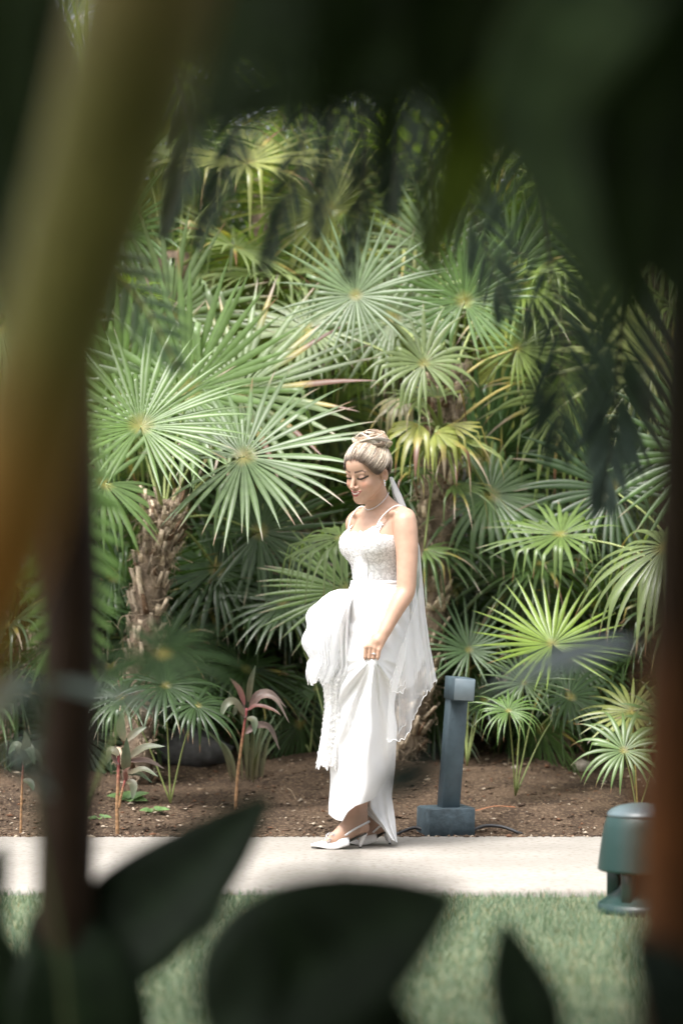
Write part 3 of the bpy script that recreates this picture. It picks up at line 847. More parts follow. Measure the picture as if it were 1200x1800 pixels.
ti_plant('small ti plant with grey-green leaves and a forked stem near the path at left', (207, 1462), 10.47,
         [([(207, 1462), (206, 1420), (208, 1370), (209, 1325)], 0.0085), ([(209, 1420), (214, 1395), (222, 1365)], 0.0065)],
         [([(218, 1303), (212, 1278), (215, 1250)], 15, 'd'), ([(222, 1358), (221, 1330), (223, 1297)], 16, 'd'), ([(222, 1303), (240, 1287), (258, 1278)], 12, 'g'),
          ([(226, 1332), (255, 1314), (290, 1312)], 13, 'g'), ([(224, 1338), (258, 1337), (289, 1351)], 10, 'm'), ([(226, 1360), (252, 1352), (278, 1365)], 10, 'g'),
          ([(224, 1362), (244, 1360), (268, 1376)], 10, 'd'), ([(222, 1372), (234, 1380), (233, 1406)], 14, 'g'), ([(210, 1328), (196, 1320), (189, 1342)], 15, 'g'),
          ([(222, 1375), (221, 1358), (229, 1348)], 8, 'r'), ([(209, 1345), (200, 1330), (204, 1310)], 8, 'm')])
ti_plant('ti plant with a bare ringed stem and arching mauve leaves left of the bride', (414, 1418), 11.0,
         [([(414, 1418), (417, 1370), (423, 1320), (428, 1285), (434, 1245)], 0.0075)],
         [([(436, 1235), (440, 1200), (449, 1170)], 10, 'g'), ([(438, 1245), (452, 1222), (476, 1218), (503, 1244)], 11, 'm'), ([(438, 1250), (458, 1226), (484, 1230), (508, 1270)], 9, 'm'),
          ([(431, 1290), (450, 1276), (474, 1280), (491, 1318)], 13, 'm'), ([(430, 1258), (412, 1234), (396, 1240), (386, 1268)], 14, 'g'), ([(430, 1262), (418, 1244), (408, 1262)], 11, 'g'),
          ([(434, 1262), (446, 1268), (447, 1292)], 13, 'd'), ([(430, 1240), (420, 1212), (404, 1192)], 10, 'r'), ([(432, 1250), (452, 1240), (480, 1248), (494, 1258)], 7, 'r'),
          ([(432, 1262), (426, 1252), (430, 1232)], 10, 'm')])
ti_plant('thin young ti plant with drooping pale leaves at the far left of the bed', (37, 1462), 10.47,
         [([(37, 1462), (38, 1420), (40, 1370), (42, 1330)], 0.006)],
         [([(42, 1335), (50, 1315), (62, 1345)], 18, 'd'), ([(42, 1335), (30, 1310), (15, 1325)], 14, 'd'), ([(42, 1340), (46, 1310), (44, 1285)], 16, 'g'), ([(42, 1345), (62, 1325), (78, 1350)], 16, 'd'), ([(41, 1370), (54, 1376), (60, 1390)], 12, 'd')])

# clump of dark strap leaves behind the second ti plant, and low weeds
b = at(440, 1350, 11.7); b[2] = soil_z(b[0], b[1]) - 0.01
t = thing('strap_leaf_clump', b, 'clump of dark strap leaves growing behind the mauve ti plant', 'plant')
for i in range(20):
    o = ro.normal(0, 0.05, 3) * [1, 0.6, 0]
    h_ = ro.uniform(0.18, 0.36)
    lance(t, [b + o, b + o * 1.6 + [0, 0, h_ * 0.6], b + o * 3.2 + [0, 0, h_]], 0.016, (0.2, -1, 0.3), (0.11, 0.09, 0.05), (0.06, 0.10, 0.045))


def weed(px, py, Yw, n, r, label):
    b = at(px, py, Yw); b[2] = soil_z(b[0], b[1])
    t = thing('weed', b, label, 'plant')
    for i in range(n):
        a5 = i * 2.4 + ro.uniform(-0.3, 0.3)
        d = np.array([math.cos(a5), math.sin(a5) * 0.7, ro.uniform(0.15, 0.6)])
        p0 = b + d * 0.02; p1 = b + d * r * 1.1; p2 = b + d * r * 2 + [0, 0, -0.012]
        lance(t, [p0, p1, p2], r * 1.1, (0, -0.4, 1), (0.07, 0.13, 0.045), (0.12, 0.2, 0.07))


weed(272, 1398, 10.85, 6, 0.036, 'low green weed with rounded leaves on the mulch right of the forked ti plant')
weed(175, 1422, 10.75, 5, 0.028, 'tiny round leaved weed on the mulch left of the forked ti plant')
weed(225, 1185, 11.2, 7, 0.05, 'leafy green weed growing against the shaggy left trunk')


def rock(px, py, Yk, r, label, col):
    c = at(px, py, Yk); c[2] = soil_z(c[0], c[1]) + r[2] * 0.4
    nu, nv = 18, 10
    th, ph = np.linspace(0, 2 * pi, nu, endpoint=False), np.linspace(0.02, pi - 0.02, nv)
    PHI, TH = np.meshgrid(ph, th, indexing='ij')
    d = np.stack([np.sin(PHI) * np.cos(TH), np.sin(PHI) * np.sin(TH), np.cos(PHI)], -1)
    k = 1 + 0.16 * np.sin(d[..., 0] * 5 + px) * np.cos(d[..., 1] * 4 + 1) + 0.10 * np.sin(d[..., 2] * 9 + d[..., 0] * 7) + ro.normal(0, 0.03, d.shape[:2])
    V = c + d * np.array(r) * k[..., None]
    o = mesh('rock', V.reshape(-1, 3), grid_faces(nu, nv, True), mat('rock_stone', col, rough=0.9, noise=(25, 0.3), bump=(60, 0.6, 0.006)), smooth=False)
    tag(o, label, 'rock')


rock(1023, 1317, 12.0, (0.055, 0.045, 0.036), 'pale rough stone half sunk in the mulch near the drooping right fan', (0.36, 0.31, 0.26))
rock(905, 1337, 11.9, (0.02, 0.016, 0.012), 'small dark pebble on the mulch under the young palms', (0.2, 0.17, 0.14))

rock(335, 1325, 12.1, (0.20, 0.16, 0.12), 'dark weathered boulder half hidden under low fronds behind the ti plants', (0.065, 0.062, 0.06))

# dry fallen leaf strips
M_dry = mat('dry_leaf', attr=True, rough=0.8, spec=0.2, noise=(40, 0.25))
for i, (x0, y0, x1, y1, lab) in enumerate(((835, 1430, 905, 1424, 'long reddish dry palm strip lying right of the bollard block'), (840, 1392, 880, 1386, 'dark dry twig like leaf lying on the mulch beyond the bollard'),
                                           (775, 1466, 815, 1470, 'crumpled rusty dry leaf lying at the foot of the bollard block'), (395, 1366, 430, 1362, 'thin dry twig on the mulch by the ringed ti stem'),
                                           (505, 1391, 520, 1410, 'short pale dry twig on the mulch left of the white shoes'))):
    def gp(x, y):
        Yg = 10.4
        for _ in range(30):
            p = at(x, y, Yg); Yg += (p[2] - soil_z(p[0], p[1])) * 3.0
            Yg = min(max(Yg, 10.36), 13)
        p = at(x, y, Yg); p[2] = soil_z(p[0], p[1]) + 0.012
        return p
    a_, c_ = gp(x0, y0), gp(x1, y1)
    m_ = (a_ + c_) / 2 + np.array([0, 0, 0.012])
    P = spline([a_, m_, c_], 12)
    wv = 0.012 * np.sin(np.linspace(0.1, 3.0, 12))
    V = np.concatenate([np.stack([P + [0, -1, 0.2] * wv[:, None], P + np.array([0, 0, 0.004]), P + [0, 1, 0.1] * wv[:, None]], 1).reshape(-1, 3)])
    cc = np.array([(0.24, 0.10, 0.05), (0.06, 0.04, 0.03), (0.27, 0.11, 0.06), (0.2, 0.13, 0.08), (0.3, 0.23, 0.16)][i])
    tag(mesh('dry_leaf', V, grid_faces(3, 12), M_dry, None, np.tile(cc, (36, 1)) * ro.uniform(0.8, 1.2, (36, 1))), lab, 'leaf')
# ================================================================== the bride
rb = np.random.default_rng(5)


class SDF:
    """smooth-union distance field on a rectilinear grid, primitives evaluated only near themselves"""
    def __init__(self, xs, ys, zs):
        self.ax = (xs, ys, zs)
        self.f = np.full((len(xs), len(ys), len(zs)), 0.5, np.float32)

    def sub(self, lo, hi):
        sl = []
        for a, l, h in zip(self.ax, lo, hi):
            sl.append(slice(max(0, np.searchsorted(a, l) - 1), min(len(a), np.searchsorted(a, h) + 1)))
        sl = tuple(sl)
        x, y, z = (a[s] for a, s in zip(self.ax, sl))
        return sl, x[:, None, None].astype(np.float32), y[None, :, None].astype(np.float32), z[None, None, :].astype(np.float32)

    def put(self, sl, d, k, mode):
        a = self.f[sl]
        if a.size == 0: return
        if mode == 'sub':
            h = np.clip(0.5 - 0.5 * (a + d) / k, 0, 1)
            self.f[sl] = a * (1 - h) + (-d) * h + k * h * (1 - h)
        else:
            h = np.clip(0.5 + 0.5 * (a - d) / k, 0, 1)
            self.f[sl] = a * (1 - h) + d * h - k * h * (1 - h)

    def capsule(self, a, b, ra, rb_, k=0.01, mode='add', flat=None):
        """round cone; flat=(axis, factor) thins it along an axis"""
        a, b = np.asarray(a, float), np.asarray(b, float)
        m = max(ra, rb_) + k * 1.5 + 0.012
        sl, x, y, z = self.sub(np.minimum(a, b) - m, np.maximum(a, b) + m)
        d = b - a; L2 = max(1e-9, d @ d)
        t = np.clip(((x - a[0]) * d[0] + (y - a[1]) * d[1] + (z - a[2]) * d[2]) / L2, 0, 1)
        qx, qy, qz = x - a[0] - t * d[0], y - a[1] - t * d[1], z - a[2] - t * d[2]
        r2 = qx * qx + qy * qy + qz * qz
        if flat is not None:
            n, s = unit(flat[0]), flat[1]
            pn = qx * n[0] + qy * n[1] + qz * n[2]
            r2 = r2 + pn * pn * (s * s - 1)
        self.put(sl, np.sqrt(r2) - (ra + t * (rb_ - ra)), k, mode)

    def ell(self, c, ax, r, k=0.01, mode='add'):
        """ellipsoid with local axes ax (rows) and radii r"""
        c, ax, r = np.asarray(c, float), np.asarray(ax, float), np.asarray(r, float)
        ext = np.sqrt(((ax * r[:, None]) ** 2).sum(0)) + k * 1.5 + 0.012
        sl, x, y, z = self.sub(c - ext, c + ext)
        q = [((x - c[0]) * e[0] + (y - c[1]) * e[1] + (z - c[2]) * e[2]) for e in ax]
        k0 = np.sqrt(sum((qq / rr) ** 2 for qq, rr in zip(q, r)))
        k1 = np.sqrt(sum((qq / (rr * rr)) ** 2 for qq, rr in zip(q, r))) + 1e-6
        self.put(sl, k0 * (k0 - 1) / k1, k, mode)

    def chain(self, pts, rs_, k=0.01, flat=None):
        for i in range(len(pts) - 1):
            self.capsule(pts[i], pts[i + 1], rs_[i], rs_[i + 1], k, flat=flat)

    def net(self, iso=0.0):
        """naive surface nets"""
        F = self.f - iso
        xs, ys, zs = self.ax
        ins = F < 0
        nx, ny, nz = F.shape
        cnt = np.zeros((nx - 1, ny - 1, nz - 1), np.int8)
        cs = [(i, j, k) for i in (0, 1) for j in (0, 1) for k in (0, 1)]
        for i, j, k in cs:
            cnt += ins[i:nx - 1 + i, j:ny - 1 + j, k:nz - 1 + k]
        act = np.argwhere((cnt > 0) & (cnt < 8))
        idx = np.full(cnt.shape, -1, np.int32)
        idx[act[:, 0], act[:, 1], act[:, 2]] = np.arange(len(act))
        acc = np.zeros((len(act), 3)); n = np.zeros(len(act))
        def val(o): return F[act[:, 0] + o[0], act[:, 1] + o[1], act[:, 2] + o[2]].astype(float)
        def pos(o): return np.stack([xs[act[:, 0] + o[0]], ys[act[:, 1] + o[1]], zs[act[:, 2] + o[2]]], 1)
        for o in cs:
            for e in range(3):
                if o[e]: continue
                p = list(o); p[e] = 1
                a, b = val(o), val(p)
                m = (a < 0) != (b < 0)
                t = np.where(m, a / np.where(np.abs(a - b) < 1e-12, 1, a - b), 0)
                acc += np.where(m[:, None], pos(o) + t[:, None] * (pos(p) - pos(o)), 0)
                n += m
        V = acc / np.maximum(n, 1)[:, None]
        Q = []
        for e in range(3):
            a = [slice(1, -1)] * 3; a[e] = slice(0, -1)
            b = list(a); b[e] = slice(1, None)
            A, B = ins[tuple(a)], ins[tuple(b)]
            w_ = np.argwhere(A != B)
            if len(w_) == 0: continue
            flip = ~A[w_[:, 0], w_[:, 1], w_[:, 2]]
            base = w_.copy()
            u, v = (e + 1) % 3, (e + 2) % 3
            for q in range(3):
                if q != e: base[:, q] += 1
            def cell(du, dv):
                c = base.copy(); c[:, u] += du; c[:, v] += dv
                return idx[c[:, 0], c[:, 1], c[:, 2]]
            q4 = np.stack([cell(-1, -1), cell(0, -1), cell(0, 0), cell(-1, 0)], 1)
            q4[flip] = q4[flip][:, ::-1]
            Q.append(q4)
        Q = np.concatenate(Q)
        return V, Q[(Q >= 0).all(1)]


def axis(lo, hi, fine, f0, f1, coarse):
    """grid coordinates, finely spaced inside [f0,f1]"""
    a = list(np.arange(lo, f0, coarse)) if lo < f0 else []
    a += list(np.arange(max(lo, f0), min(hi, f1), fine))
    a += list(np.arange(max(f1, lo), hi, coarse)) if hi > f1 else []
    return np.array(a)


PX = lambda px, py, Y=10.0: at(px, py, Y)
# ---- frames
HC = np.array([0.104, 9.955, 1.563])                    # centre of the head
fy, fp = radians(40), radians(18)
hF = np.array([-math.sin(fy) * math.cos(fp), -math.cos(fy) * math.cos(fp), -math.sin(fp)])
hL = np.array([math.cos(fy), -math.sin(fy), 0])
hU = np.cross(hF, hL)
if hU[2] < 0: hU = -hU
roll = radians(-4)
hL, hU = hL * math.cos(roll) + hU * math.sin(roll), hU * math.cos(roll) - hL * math.sin(roll)
HA = np.array([hF, hU, hL])


def H(f, u, l):
    return HC + f * hF + u * hU + l * hL


by = radians(50)
bF = np.array([-math.sin(by), -math.cos(by), 0])
bL = np.array([math.cos(by), -math.sin(by), 0])
bU = np.array([0, 0, 1.0])
BA = np.array([bF, bL, bU])
SP = np.array([0.163, 10.05, 0])                        # spine, plan position


def B(f, l, z, lean=True):
    """torso frame: forward, left, height"""
    return SP + f * bF + l * bL + np.array([0, 0, z])


xs = axis(-0.22, 0.42, 0.0028, 0.0, 0.32, 0.006)
ys = axis(9.60, 10.36, 0.0028, 9.72, 10.06, 0.007)
zs = np.concatenate([np.arange(-0.01, 0.14, 0.005), np.arange(0.14, 0.80, 0.014), np.arange(0.80, 0.93, 0.0030), np.arange(0.93, 1.40, 0.005), np.arange(1.40, 1.72, 0.0026)])
S = SDF(xs, ys, zs)
# torso
TORSO = [  # centre (f,l,z), radii (f,l,u), blend
    ((0.025, 0, 1.255), (0.092, 0.135, 0.13), 0.03),
    ((0.000, 0, 1.335), (0.070, 0.130, 0.075), 0.04),
    ((0.018, 0, 1.12), (0.082, 0.112, 0.12), 0.05),
    ((0.010, 0, 0.98), (0.080, 0.115, 0.13), 0.05),
    ((-0.012, 0.05, 0.93), (0.062, 0.066, 0.10), 0.04),
    ((-0.030, -0.06, 0.93), (0.070, 0.070, 0.10), 0.04),
    ((0.085, 0.068, 1.262), (0.058, 0.060, 0.062), 0.03),
    ((0.085, -0.068, 1.262), (0.058, 0.060, 0.062), 0.03),
]


def add_torso(sd):
    for c, r, k in TORSO:
        sd.ell(B(*c), BA, r, k)


add_torso(S)
neck0, neck1 = B(-0.005, 0, 1.375), H(-0.028, -0.055, 0)
S.capsule(neck0, neck1, 0.056, 0.048, 0.035)
for s in (-1, 1):
    S.capsule(B(-0.022, s * 0.02, 1.415), B(-0.012, s * 0.145, 1.372), 0.034, 0.042, 0.045)      # trapezius, shoulder
    S.capsule(B(0.055, s * 0.015, 1.378), B(0.035, s * 0.13, 1.395), 0.008, 0.009, 0.022)        # collar bone
# near (left) arm
sh, el, wr = np.array([0.262, 9.925, 1.352]), np.array([0.268, 9.865, 1.078]), np.array([0.172, 9.792, 0.897])
arm = spline([np.append(sh, 0.049), np.append(sh * 0.6 + el * 0.4 + np.array([0.006, 0, 0]), 0.0435), np.append(sh * 0.2 + el * 0.8 + np.array([0.002, 0, 0]), 0.038), np.append(el + np.array([-0.004, 0, -0.012]), 0.0345),
              np.append(el * 0.68 + wr * 0.32, 0.0335), np.append(el * 0.25 + wr * 0.75, 0.0255), np.append(wr, 0.0215)], 26)
S.chain(list(arm[:, :3]), list(arm[:, 3]), 0.012)
# far (right) arm, bent towards the bundle of train it carries
sh2 = B(-0.012, -0.165, 1.35); el2 = B(-0.07, -0.185, 1.09); wr2 = np.array([0.015, 10.02, 0.985])
S.chain([sh2, sh2 * 0.5 + el2 * 0.5, el2], [0.050, 0.045, 0.036], 0.02)
S.chain([el2, el2 * 0.6 + wr2 * 0.4, wr2], [0.036, 0.034, 0.023], 0.015)


def hand(wr, kn_c, across, fdir, pal, rad=0.0082, ln=(0.041, 0.046, 0.043, 0.034), thumb_side=-1, curl=1.0):
    """palm from the wrist to the knuckles, four separate bent fingers, thumb from the side of the palm"""
    across, fdir, pal = unit(across), unit(fdir), unit(pal)
    S.capsule(wr, wr * 0.45 + kn_c * 0.55, 0.0225, 0.024, 0.012)
    kn = []
    for i in range(4):
        o = (i - 1.5) * 0.0185
        k_ = kn_c + across * o - fdir * (0.0, -0.004, -0.001, 0.006)[i] * -1
        kn.append(k_)
        S.capsule(wr * 0.7 + kn_c * 0.3 + across * o * 0.55, k_, 0.0135, 0.0100, 0.010)
    joints = []
    for i in range(4):
        l = ln[i]
        a = kn[i]
        b = a + unit(fdir * 1.0 + pal * 0.12 - across * (i - 1.5) * 0.03) * l
        c = b + unit(fdir * 0.25 + pal * 1.0 * curl) * l * 0.62
        d = c + unit(-fdir * 0.85 + pal * 0.35 * curl) * l * 0.45
        S.chain([a, b, c, d], [rad * 1.12, rad * 1.0, rad * 0.92, rad * 0.78], 0.0022)
        joints.append((a, b, c, d))
    t0 = wr * 0.72 + kn_c * 0.28 + across * thumb_side * 0.022
    t1 = t0 + unit(fdir * 0.8 + across * thumb_side * 0.45 + pal * 0.7) * 0.036
    t2 = t1 + unit(fdir * 1.0 - across * thumb_side * 0.05 + pal * 0.5) * 0.032
    t3 = t2 + unit(fdir * 0.8 - across * thumb_side * 0.35 + pal * 0.3) * 0.024
    S.chain([t0, t1, t2, t3], [0.0145, 0.0105, 0.0092, 0.0075], 0.006)
    return joints


# hand hanging from the wrist, back of the hand to the camera, fingers closed on the skirt
KN = np.array([0.1265, 9.772, 0.838])
jl = hand(wr, KN, np.array([1.0, -0.15, -0.07]), np.array([-0.12, -0.06, -1.0]), np.array([0.05, 1.0, -0.15]))
KN2 = wr2 + np.array([-0.05, -0.03, -0.015])
hand(wr2, KN2, np.array([0.1, 0.3, -1.0]), np.array([-0.9, -0.35, -0.2]), np.array([0.3, 0.8, 0.1]), thumb_side=-1)
# legs and feet (hidden above the ankles by the gown)
hipL, hipR = B(0.01, 0.055, 0.93), B(0.01, -0.07, 0.93)
kneeN, ankN = np.array([0.085, 9.98, 0.53]), np.array([0.070, 9.93, 0.135])
kneeF, ankF = np.array([0.150, 10.06, 0.53]), np.array([0.166, 10.05, 0.115])
S.chain([hipL, kneeN], [0.064, 0.050], 0.03)
S.chain([kneeN, kneeN * 0.65 + ankN * 0.35, ankN], [0.054, 0.052, 0.033], 0.02)
S.chain([hipR, kneeF], [0.075, 0.052], 0.03)
S.chain([kneeF, kneeF * 0.65 + ankF * 0.35, ankF], [0.054, 0.052, 0.033], 0.02)


def foot(ank, heel, ball, toe):
    S.capsule(ank, heel, 0.034, 0.024, 0.02)
    S.capsule(ank + np.array([-0.012, 0, -0.01]), ball + np.array([0, 0, 0.008]), 0.034, 0.022, 0.025)
    S.capsule(heel, ball, 0.022, 0.026, 0.02)
    S.capsule(ball, toe, 0.025, 0.008, 0.015, flat=((0, 0, 1), 1.5))


heelN, ballN, toeN = np.array([0.088, 9.925, 0.085]), np.array([-0.030, 9.905, 0.034]), np.array([-0.098, 9.895, 0.020])
heelF, ballF, toeF = np.array([0.186, 10.06, 0.085]), np.array([0.085, 10.04, 0.030]), np.array([0.030, 10.03, 0.018])
foot(ankN, heelN, ballN, toeN)
foot(ankF, heelF, ballF, toeF)
# ---- head
def he(c, r, k, mode='add'): S.ell(H(*c), HA, r, k, mode)
def hc(a, b, ra, rb_, k, mode='add'): S.capsule(H(*a), H(*b), ra, rb_, k, mode)


he((-0.014, 0.028, 0), (0.094, 0.084, 0.073), 0.02)
he((0.026, -0.030, 0), (0.060, 0.078, 0.058), 0.03)
he((0.052, 0.048, 0), (0.036, 0.042, 0.046), 0.03)
for s in (-1, 1):
    hc((-0.002, -0.048, s * 0.054), (0.060, -0.094, s * 0.016), 0.014, 0.015, 0.028)
    he((0.056, -0.034, s * 0.037), (0.024, 0.022, 0.022), 0.022)
hc((0.066, -0.101, -0.008), (0.066, -0.101, 0.008), 0.0155, 0.0155, 0.02)
for s in (-1, 1):
    he((0.094, 0.002, s * 0.033), (0.016, 0.012, 0.020), 0.012, 'sub')
    he((0.071, 0.001, s * 0.032), (0.0145, 0.0125, 0.0165), 0.003)
    hc((0.083, 0.017, s * 0.012), (0.070, 0.020, s * 0.046), 0.006, 0.006, 0.010)
hc((0.084, 0.004, 0), (0.108, -0.034, 0), 0.0065, 0.0085, 0.010)
he((0.103, -0.037, 0), (0.0095, 0.0085, 0.0095), 0.006)
for s in (-1, 1):
    he((0.092, -0.040, s * 0.0115), (0.0095, 0.007, 0.0065), 0.005)
he((0.074, -0.066, 0), (0.022, 0.020, 0.026), 0.014)
for s in (-1, 1):
    S.chain([H(0.0955, -0.0600, 0), H(0.091, -0.0590, s * 0.014), H(0.077, -0.0545, s * 0.0265)], [0.0046, 0.0042, 0.002], 0.004)
    S.chain([H(0.0925, -0.0735, 0), H(0.088, -0.0715, s * 0.013), H(0.077, -0.0555, s * 0.0265)], [0.0056, 0.0050, 0.002], 0.004)
    # ears
    e_ax = np.array([unit(hF * 0.9 - hL * s * 0.35), unit(hU + hF * -0.15), unit(hL * s * 0.9 + hF * 0.35)])
    S.ell(H(-0.020, -0.012, s * 0.0765), e_ax, (0.018, 0.030, 0.009), 0.004)
    S.ell(H(-0.017, -0.007, s * 0.086), e_ax, (0.0105, 0.017, 0.0075), 0.003, 'sub')
    S.ell(H(-0.012, -0.036, s * 0.0735), e_ax, (0.009, 0.009, 0.007), 0.005)
V, Q = S.net()
# skin colour with lips, teeth, lids and cheeks (the make-up on the face)
q = (V - HC) @ HA.T            # local f,u,l
f_, u_, l_ = q[:, 0], q[:, 1], q[:, 2]
skin = np.array([0.475, 0.295, 0.21])
col = np.tile(skin, (len(V), 1))
onface = (f_ > 0.03) & (np.abs(l_) < 0.08) & (u_ > -0.13) & (u_ < 0.12)


def paint(c, m, a=1.0):
    m = np.clip(m * a, 0, 1)[:, None] * onface[:, None]
    col[:] = col * (1 - m) + np.array(c) * m


paint((0.56, 0.25, 0.17), np.clip(1 - np.hypot((u_ + 0.03) / 0.026, (np.abs(l_) - 0.042) / 0.022), 0, 1), 0.7)
al = np.abs(l_)
ear_ = np.exp(-(((f_ + 0.017) / 0.010) ** 2 + ((u_ + 0.007) / 0.015) ** 2)) * (al > 0.068)  # hollow of the ear: its shade is painted into the skin
col[:] = col * (1 - 0.6 * ear_[:, None]) + np.array((0.36, 0.14, 0.09)) * 0.6 * ear_[:, None]
# lid shadow, lash line, brow
paint((0.22, 0.13, 0.10), np.exp(-(((u_ - 0.006) / 0.007) ** 2 + ((al - 0.034) / 0.016) ** 2)) * (f_ > 0.05), 0.75)
lash = -0.0055 + 0.0028 * np.clip((al - 0.030) / 0.016, -1, 1.4) ** 2 + 0.002 * (al > 0.04)
paint((0.012, 0.009, 0.008), np.clip(1.8 - np.abs(u_ - lash) / 0.0030, 0, 1) * (np.abs(al - 0.034) < 0.0205))
browc = 0.0245 + 0.006 * np.clip((al - 0.012) / 0.03, 0, 1) - 0.010 * np.clip((al - 0.038) / 0.016, 0, 1) ** 2
paint((0.028, 0.016, 0.011), np.clip(1.7 - np.abs(u_ - browc) / (0.0039 - 0.0018 * np.clip((al - 0.012) / 0.04, 0, 1)), 0, 1) * (np.abs(al - 0.0315) < 0.021), 0.85)
# mouth: lips with a strip of teeth
mt = np.clip(al / 0.0275, 0, 1)
midu = -0.0665 + 0.0115 * mt ** 2
up_, lo_ = midu + 0.0100 * (1 - mt ** 2.2) + 0.001, midu - 0.0125 * (1 - mt ** 2) - 0.001
lipm = ((u_ < up_) & (u_ > lo_) & (al < 0.0275) & (f_ > 0.06)).astype(float)
paint((0.33, 0.085, 0.08), lipm, 0.95)
tm = ((np.abs(u_ - midu - 0.0012) < 0.0034 * (1 - mt ** 2)) & (al < 0.020) & (f_ > 0.06)).astype(float)
paint((0.78, 0.70, 0.63), tm, 0.9)
nz_ = np.exp(-(((u_ + 0.0455) / 0.0025) ** 2 + ((al - 0.008) / 0.003) ** 2)) * (f_ > 0.08) * 0.6  # nostrils: dark of the hollows painted into the skin
paint((0.10, 0.04, 0.03), nz_, 0.9)
# finger nails and creases between the fingers
for (a, b, c, d) in jl:
    m = np.exp(-(np.linalg.norm(V - d, axis=1) / 0.006) ** 2)[:, None] * 0.6
    col[:] = col * (1 - m) + np.array((0.75, 0.5, 0.45)) * m
M_skin = mat('skin', attr=True, rough=0.45, spec=0.4, sub=0.12, noise=(28, 0.07), bump=(300, 0.12, 0.001))
person = thing('person', (0.12, 10.0, 0), 'bride in a white gown lifting her skirt as she walks along the path', 'person')
mesh('body', V, Q, M_skin, person, col)
BODY_V = V[V[:, 2] > 1.3]
del S

# ------------------------------------------------------------------ hair
M_hair = mat('hair_strand', attr=True, rough=0.30, spec=0.5, noise=(120, 0.2))
HB = H(-0.062, 0.110, 0)     # centre of the bun
sc_c, sc_r = np.array([-0.014, 0.030, 0.0]), np.array([0.1070, 0.0975, 0.0870])


def scalp(d, off=0.0):
    d = unit(d)
    k = 1 / np.sqrt(((d / sc_r) ** 2).sum(-1, keepdims=True))
    return sc_c + d * (k + off)


def toW(p):
    return HC + p[..., 0:1] * hF + p[..., 1:2] * hU + p[..., 2:3] * hL


mb = MB()
# cap under the strands
us_ = np.linspace(0, 1, 40); NT = 90
hl = []   # hairline directions (local), from the centre parting round past the ear to the nape
line = np.array([(0.086, 0.066, 0.000), (0.081, 0.068, 0.020), (0.070, 0.060, 0.043), (0.056, 0.038, 0.060), (0.044, 0.016, 0.068), (0.022, 0.000, 0.0745),
                 (0.004, 0.014, 0.078), (-0.020, 0.027, 0.080), (-0.046, 0.010, 0.076), (-0.050, -0.025, 0.064), (-0.060, -0.050, 0.048), (-0.072, -0.060, 0.025), (-0.078, -0.062, 0.0)])
hline = spline(line, NT)
hline = np.vstack([hline, (hline * np.array([1, 1, -1]))[::-1][1:-1]])
bunL = np.array([-0.078, 0.108, 0.0]) - sc_c
def path_to_bun(p0, n=14, off=0.0, bulge=0.0, jl_=0.0, sweep=0.0):
    d0, d1 = unit(p0 - sc_c), unit(bunL + np.array([0.012, 0, jl_]))
    t = np.linspace(0, 1, n)[:, None]
    dm = unit(d0 * 0.55 + d1 * 0.45 + np.array([-0.42, -0.04, 0.10 * np.sign(d0[2])]) * sweep)
    d = unit(d0 * (1 - t) ** 2 + 2 * dm * t * (1 - t) + d1 * t * t)
    return scalp(d, off + bulge * np.sin(pi * t))
rows = np.array([path_to_bun(p, 14, 0.000, 0.002) for p in hline])
Vc = toW(rows).reshape(-1, 3)
n1 = len(hline)
F = []
for i in range(n1):
    i2 = (i + 1) % n1
    for j in range(13):
        F.append((i * 14 + j, i2 * 14 + j, i2 * 14 + j + 1, i * 14 + j + 1))
mb.add(Vc, np.array(F), np.array((0.16, 0.105, 0.07)))
dark, mid_, blond, ash = np.array((0.085, 0.055, 0.038)), np.array((0.30, 0.21, 0.14)), np.array((0.76, 0.63, 0.48)), np.array((0.66, 0.575, 0.48))
for i in range(1700):
    a = rb.uniform(0, n1)
    i0 = int(a) % n1; i1 = (i0 + 1) % n1
    p0 = hline[i0] * (1 - a % 1) + hline[i1] * (a % 1) + rb.normal(0, 0.0022, 3) + np.array([-1, 0.5, 0]) * abs(rb.normal(0, 0.005))
    P = path_to_bun(p0, 12, rb.uniform(-0.001, 0.0045), rb.uniform(0.0, 0.006), rb.normal(0, 0.6) * 0.03, sweep=(0.9 if p0[0] > -0.01 else 0.3) * rb.uniform(0.7, 1.2))
    V, F = tube(toW(P), rb.uniform(0.0006, 0.0013) * np.concatenate([[0.2, 0.6], np.ones(9), [0.7]]), 5, caps=False)
    t = np.repeat(np.linspace(0, 1, 12), 5)[:, None]
    low = float(np.clip((0.03 - p0[1]) / 0.05, 0, 1))      # hair grown low by the ear and nape stays dark longer
    cc = [mid_, blond, ash, blond][rb.integers(4)] * rb.uniform(0.65, 1.2)
    mx = np.clip((t - 0.03 - 0.12 * low) / rb.uniform(0.10, 0.34), 0, 1)
    mb.add(V, F, dark * (1 - mx) + cc * mx)
hair = mb.build('hair', M_hair, person)
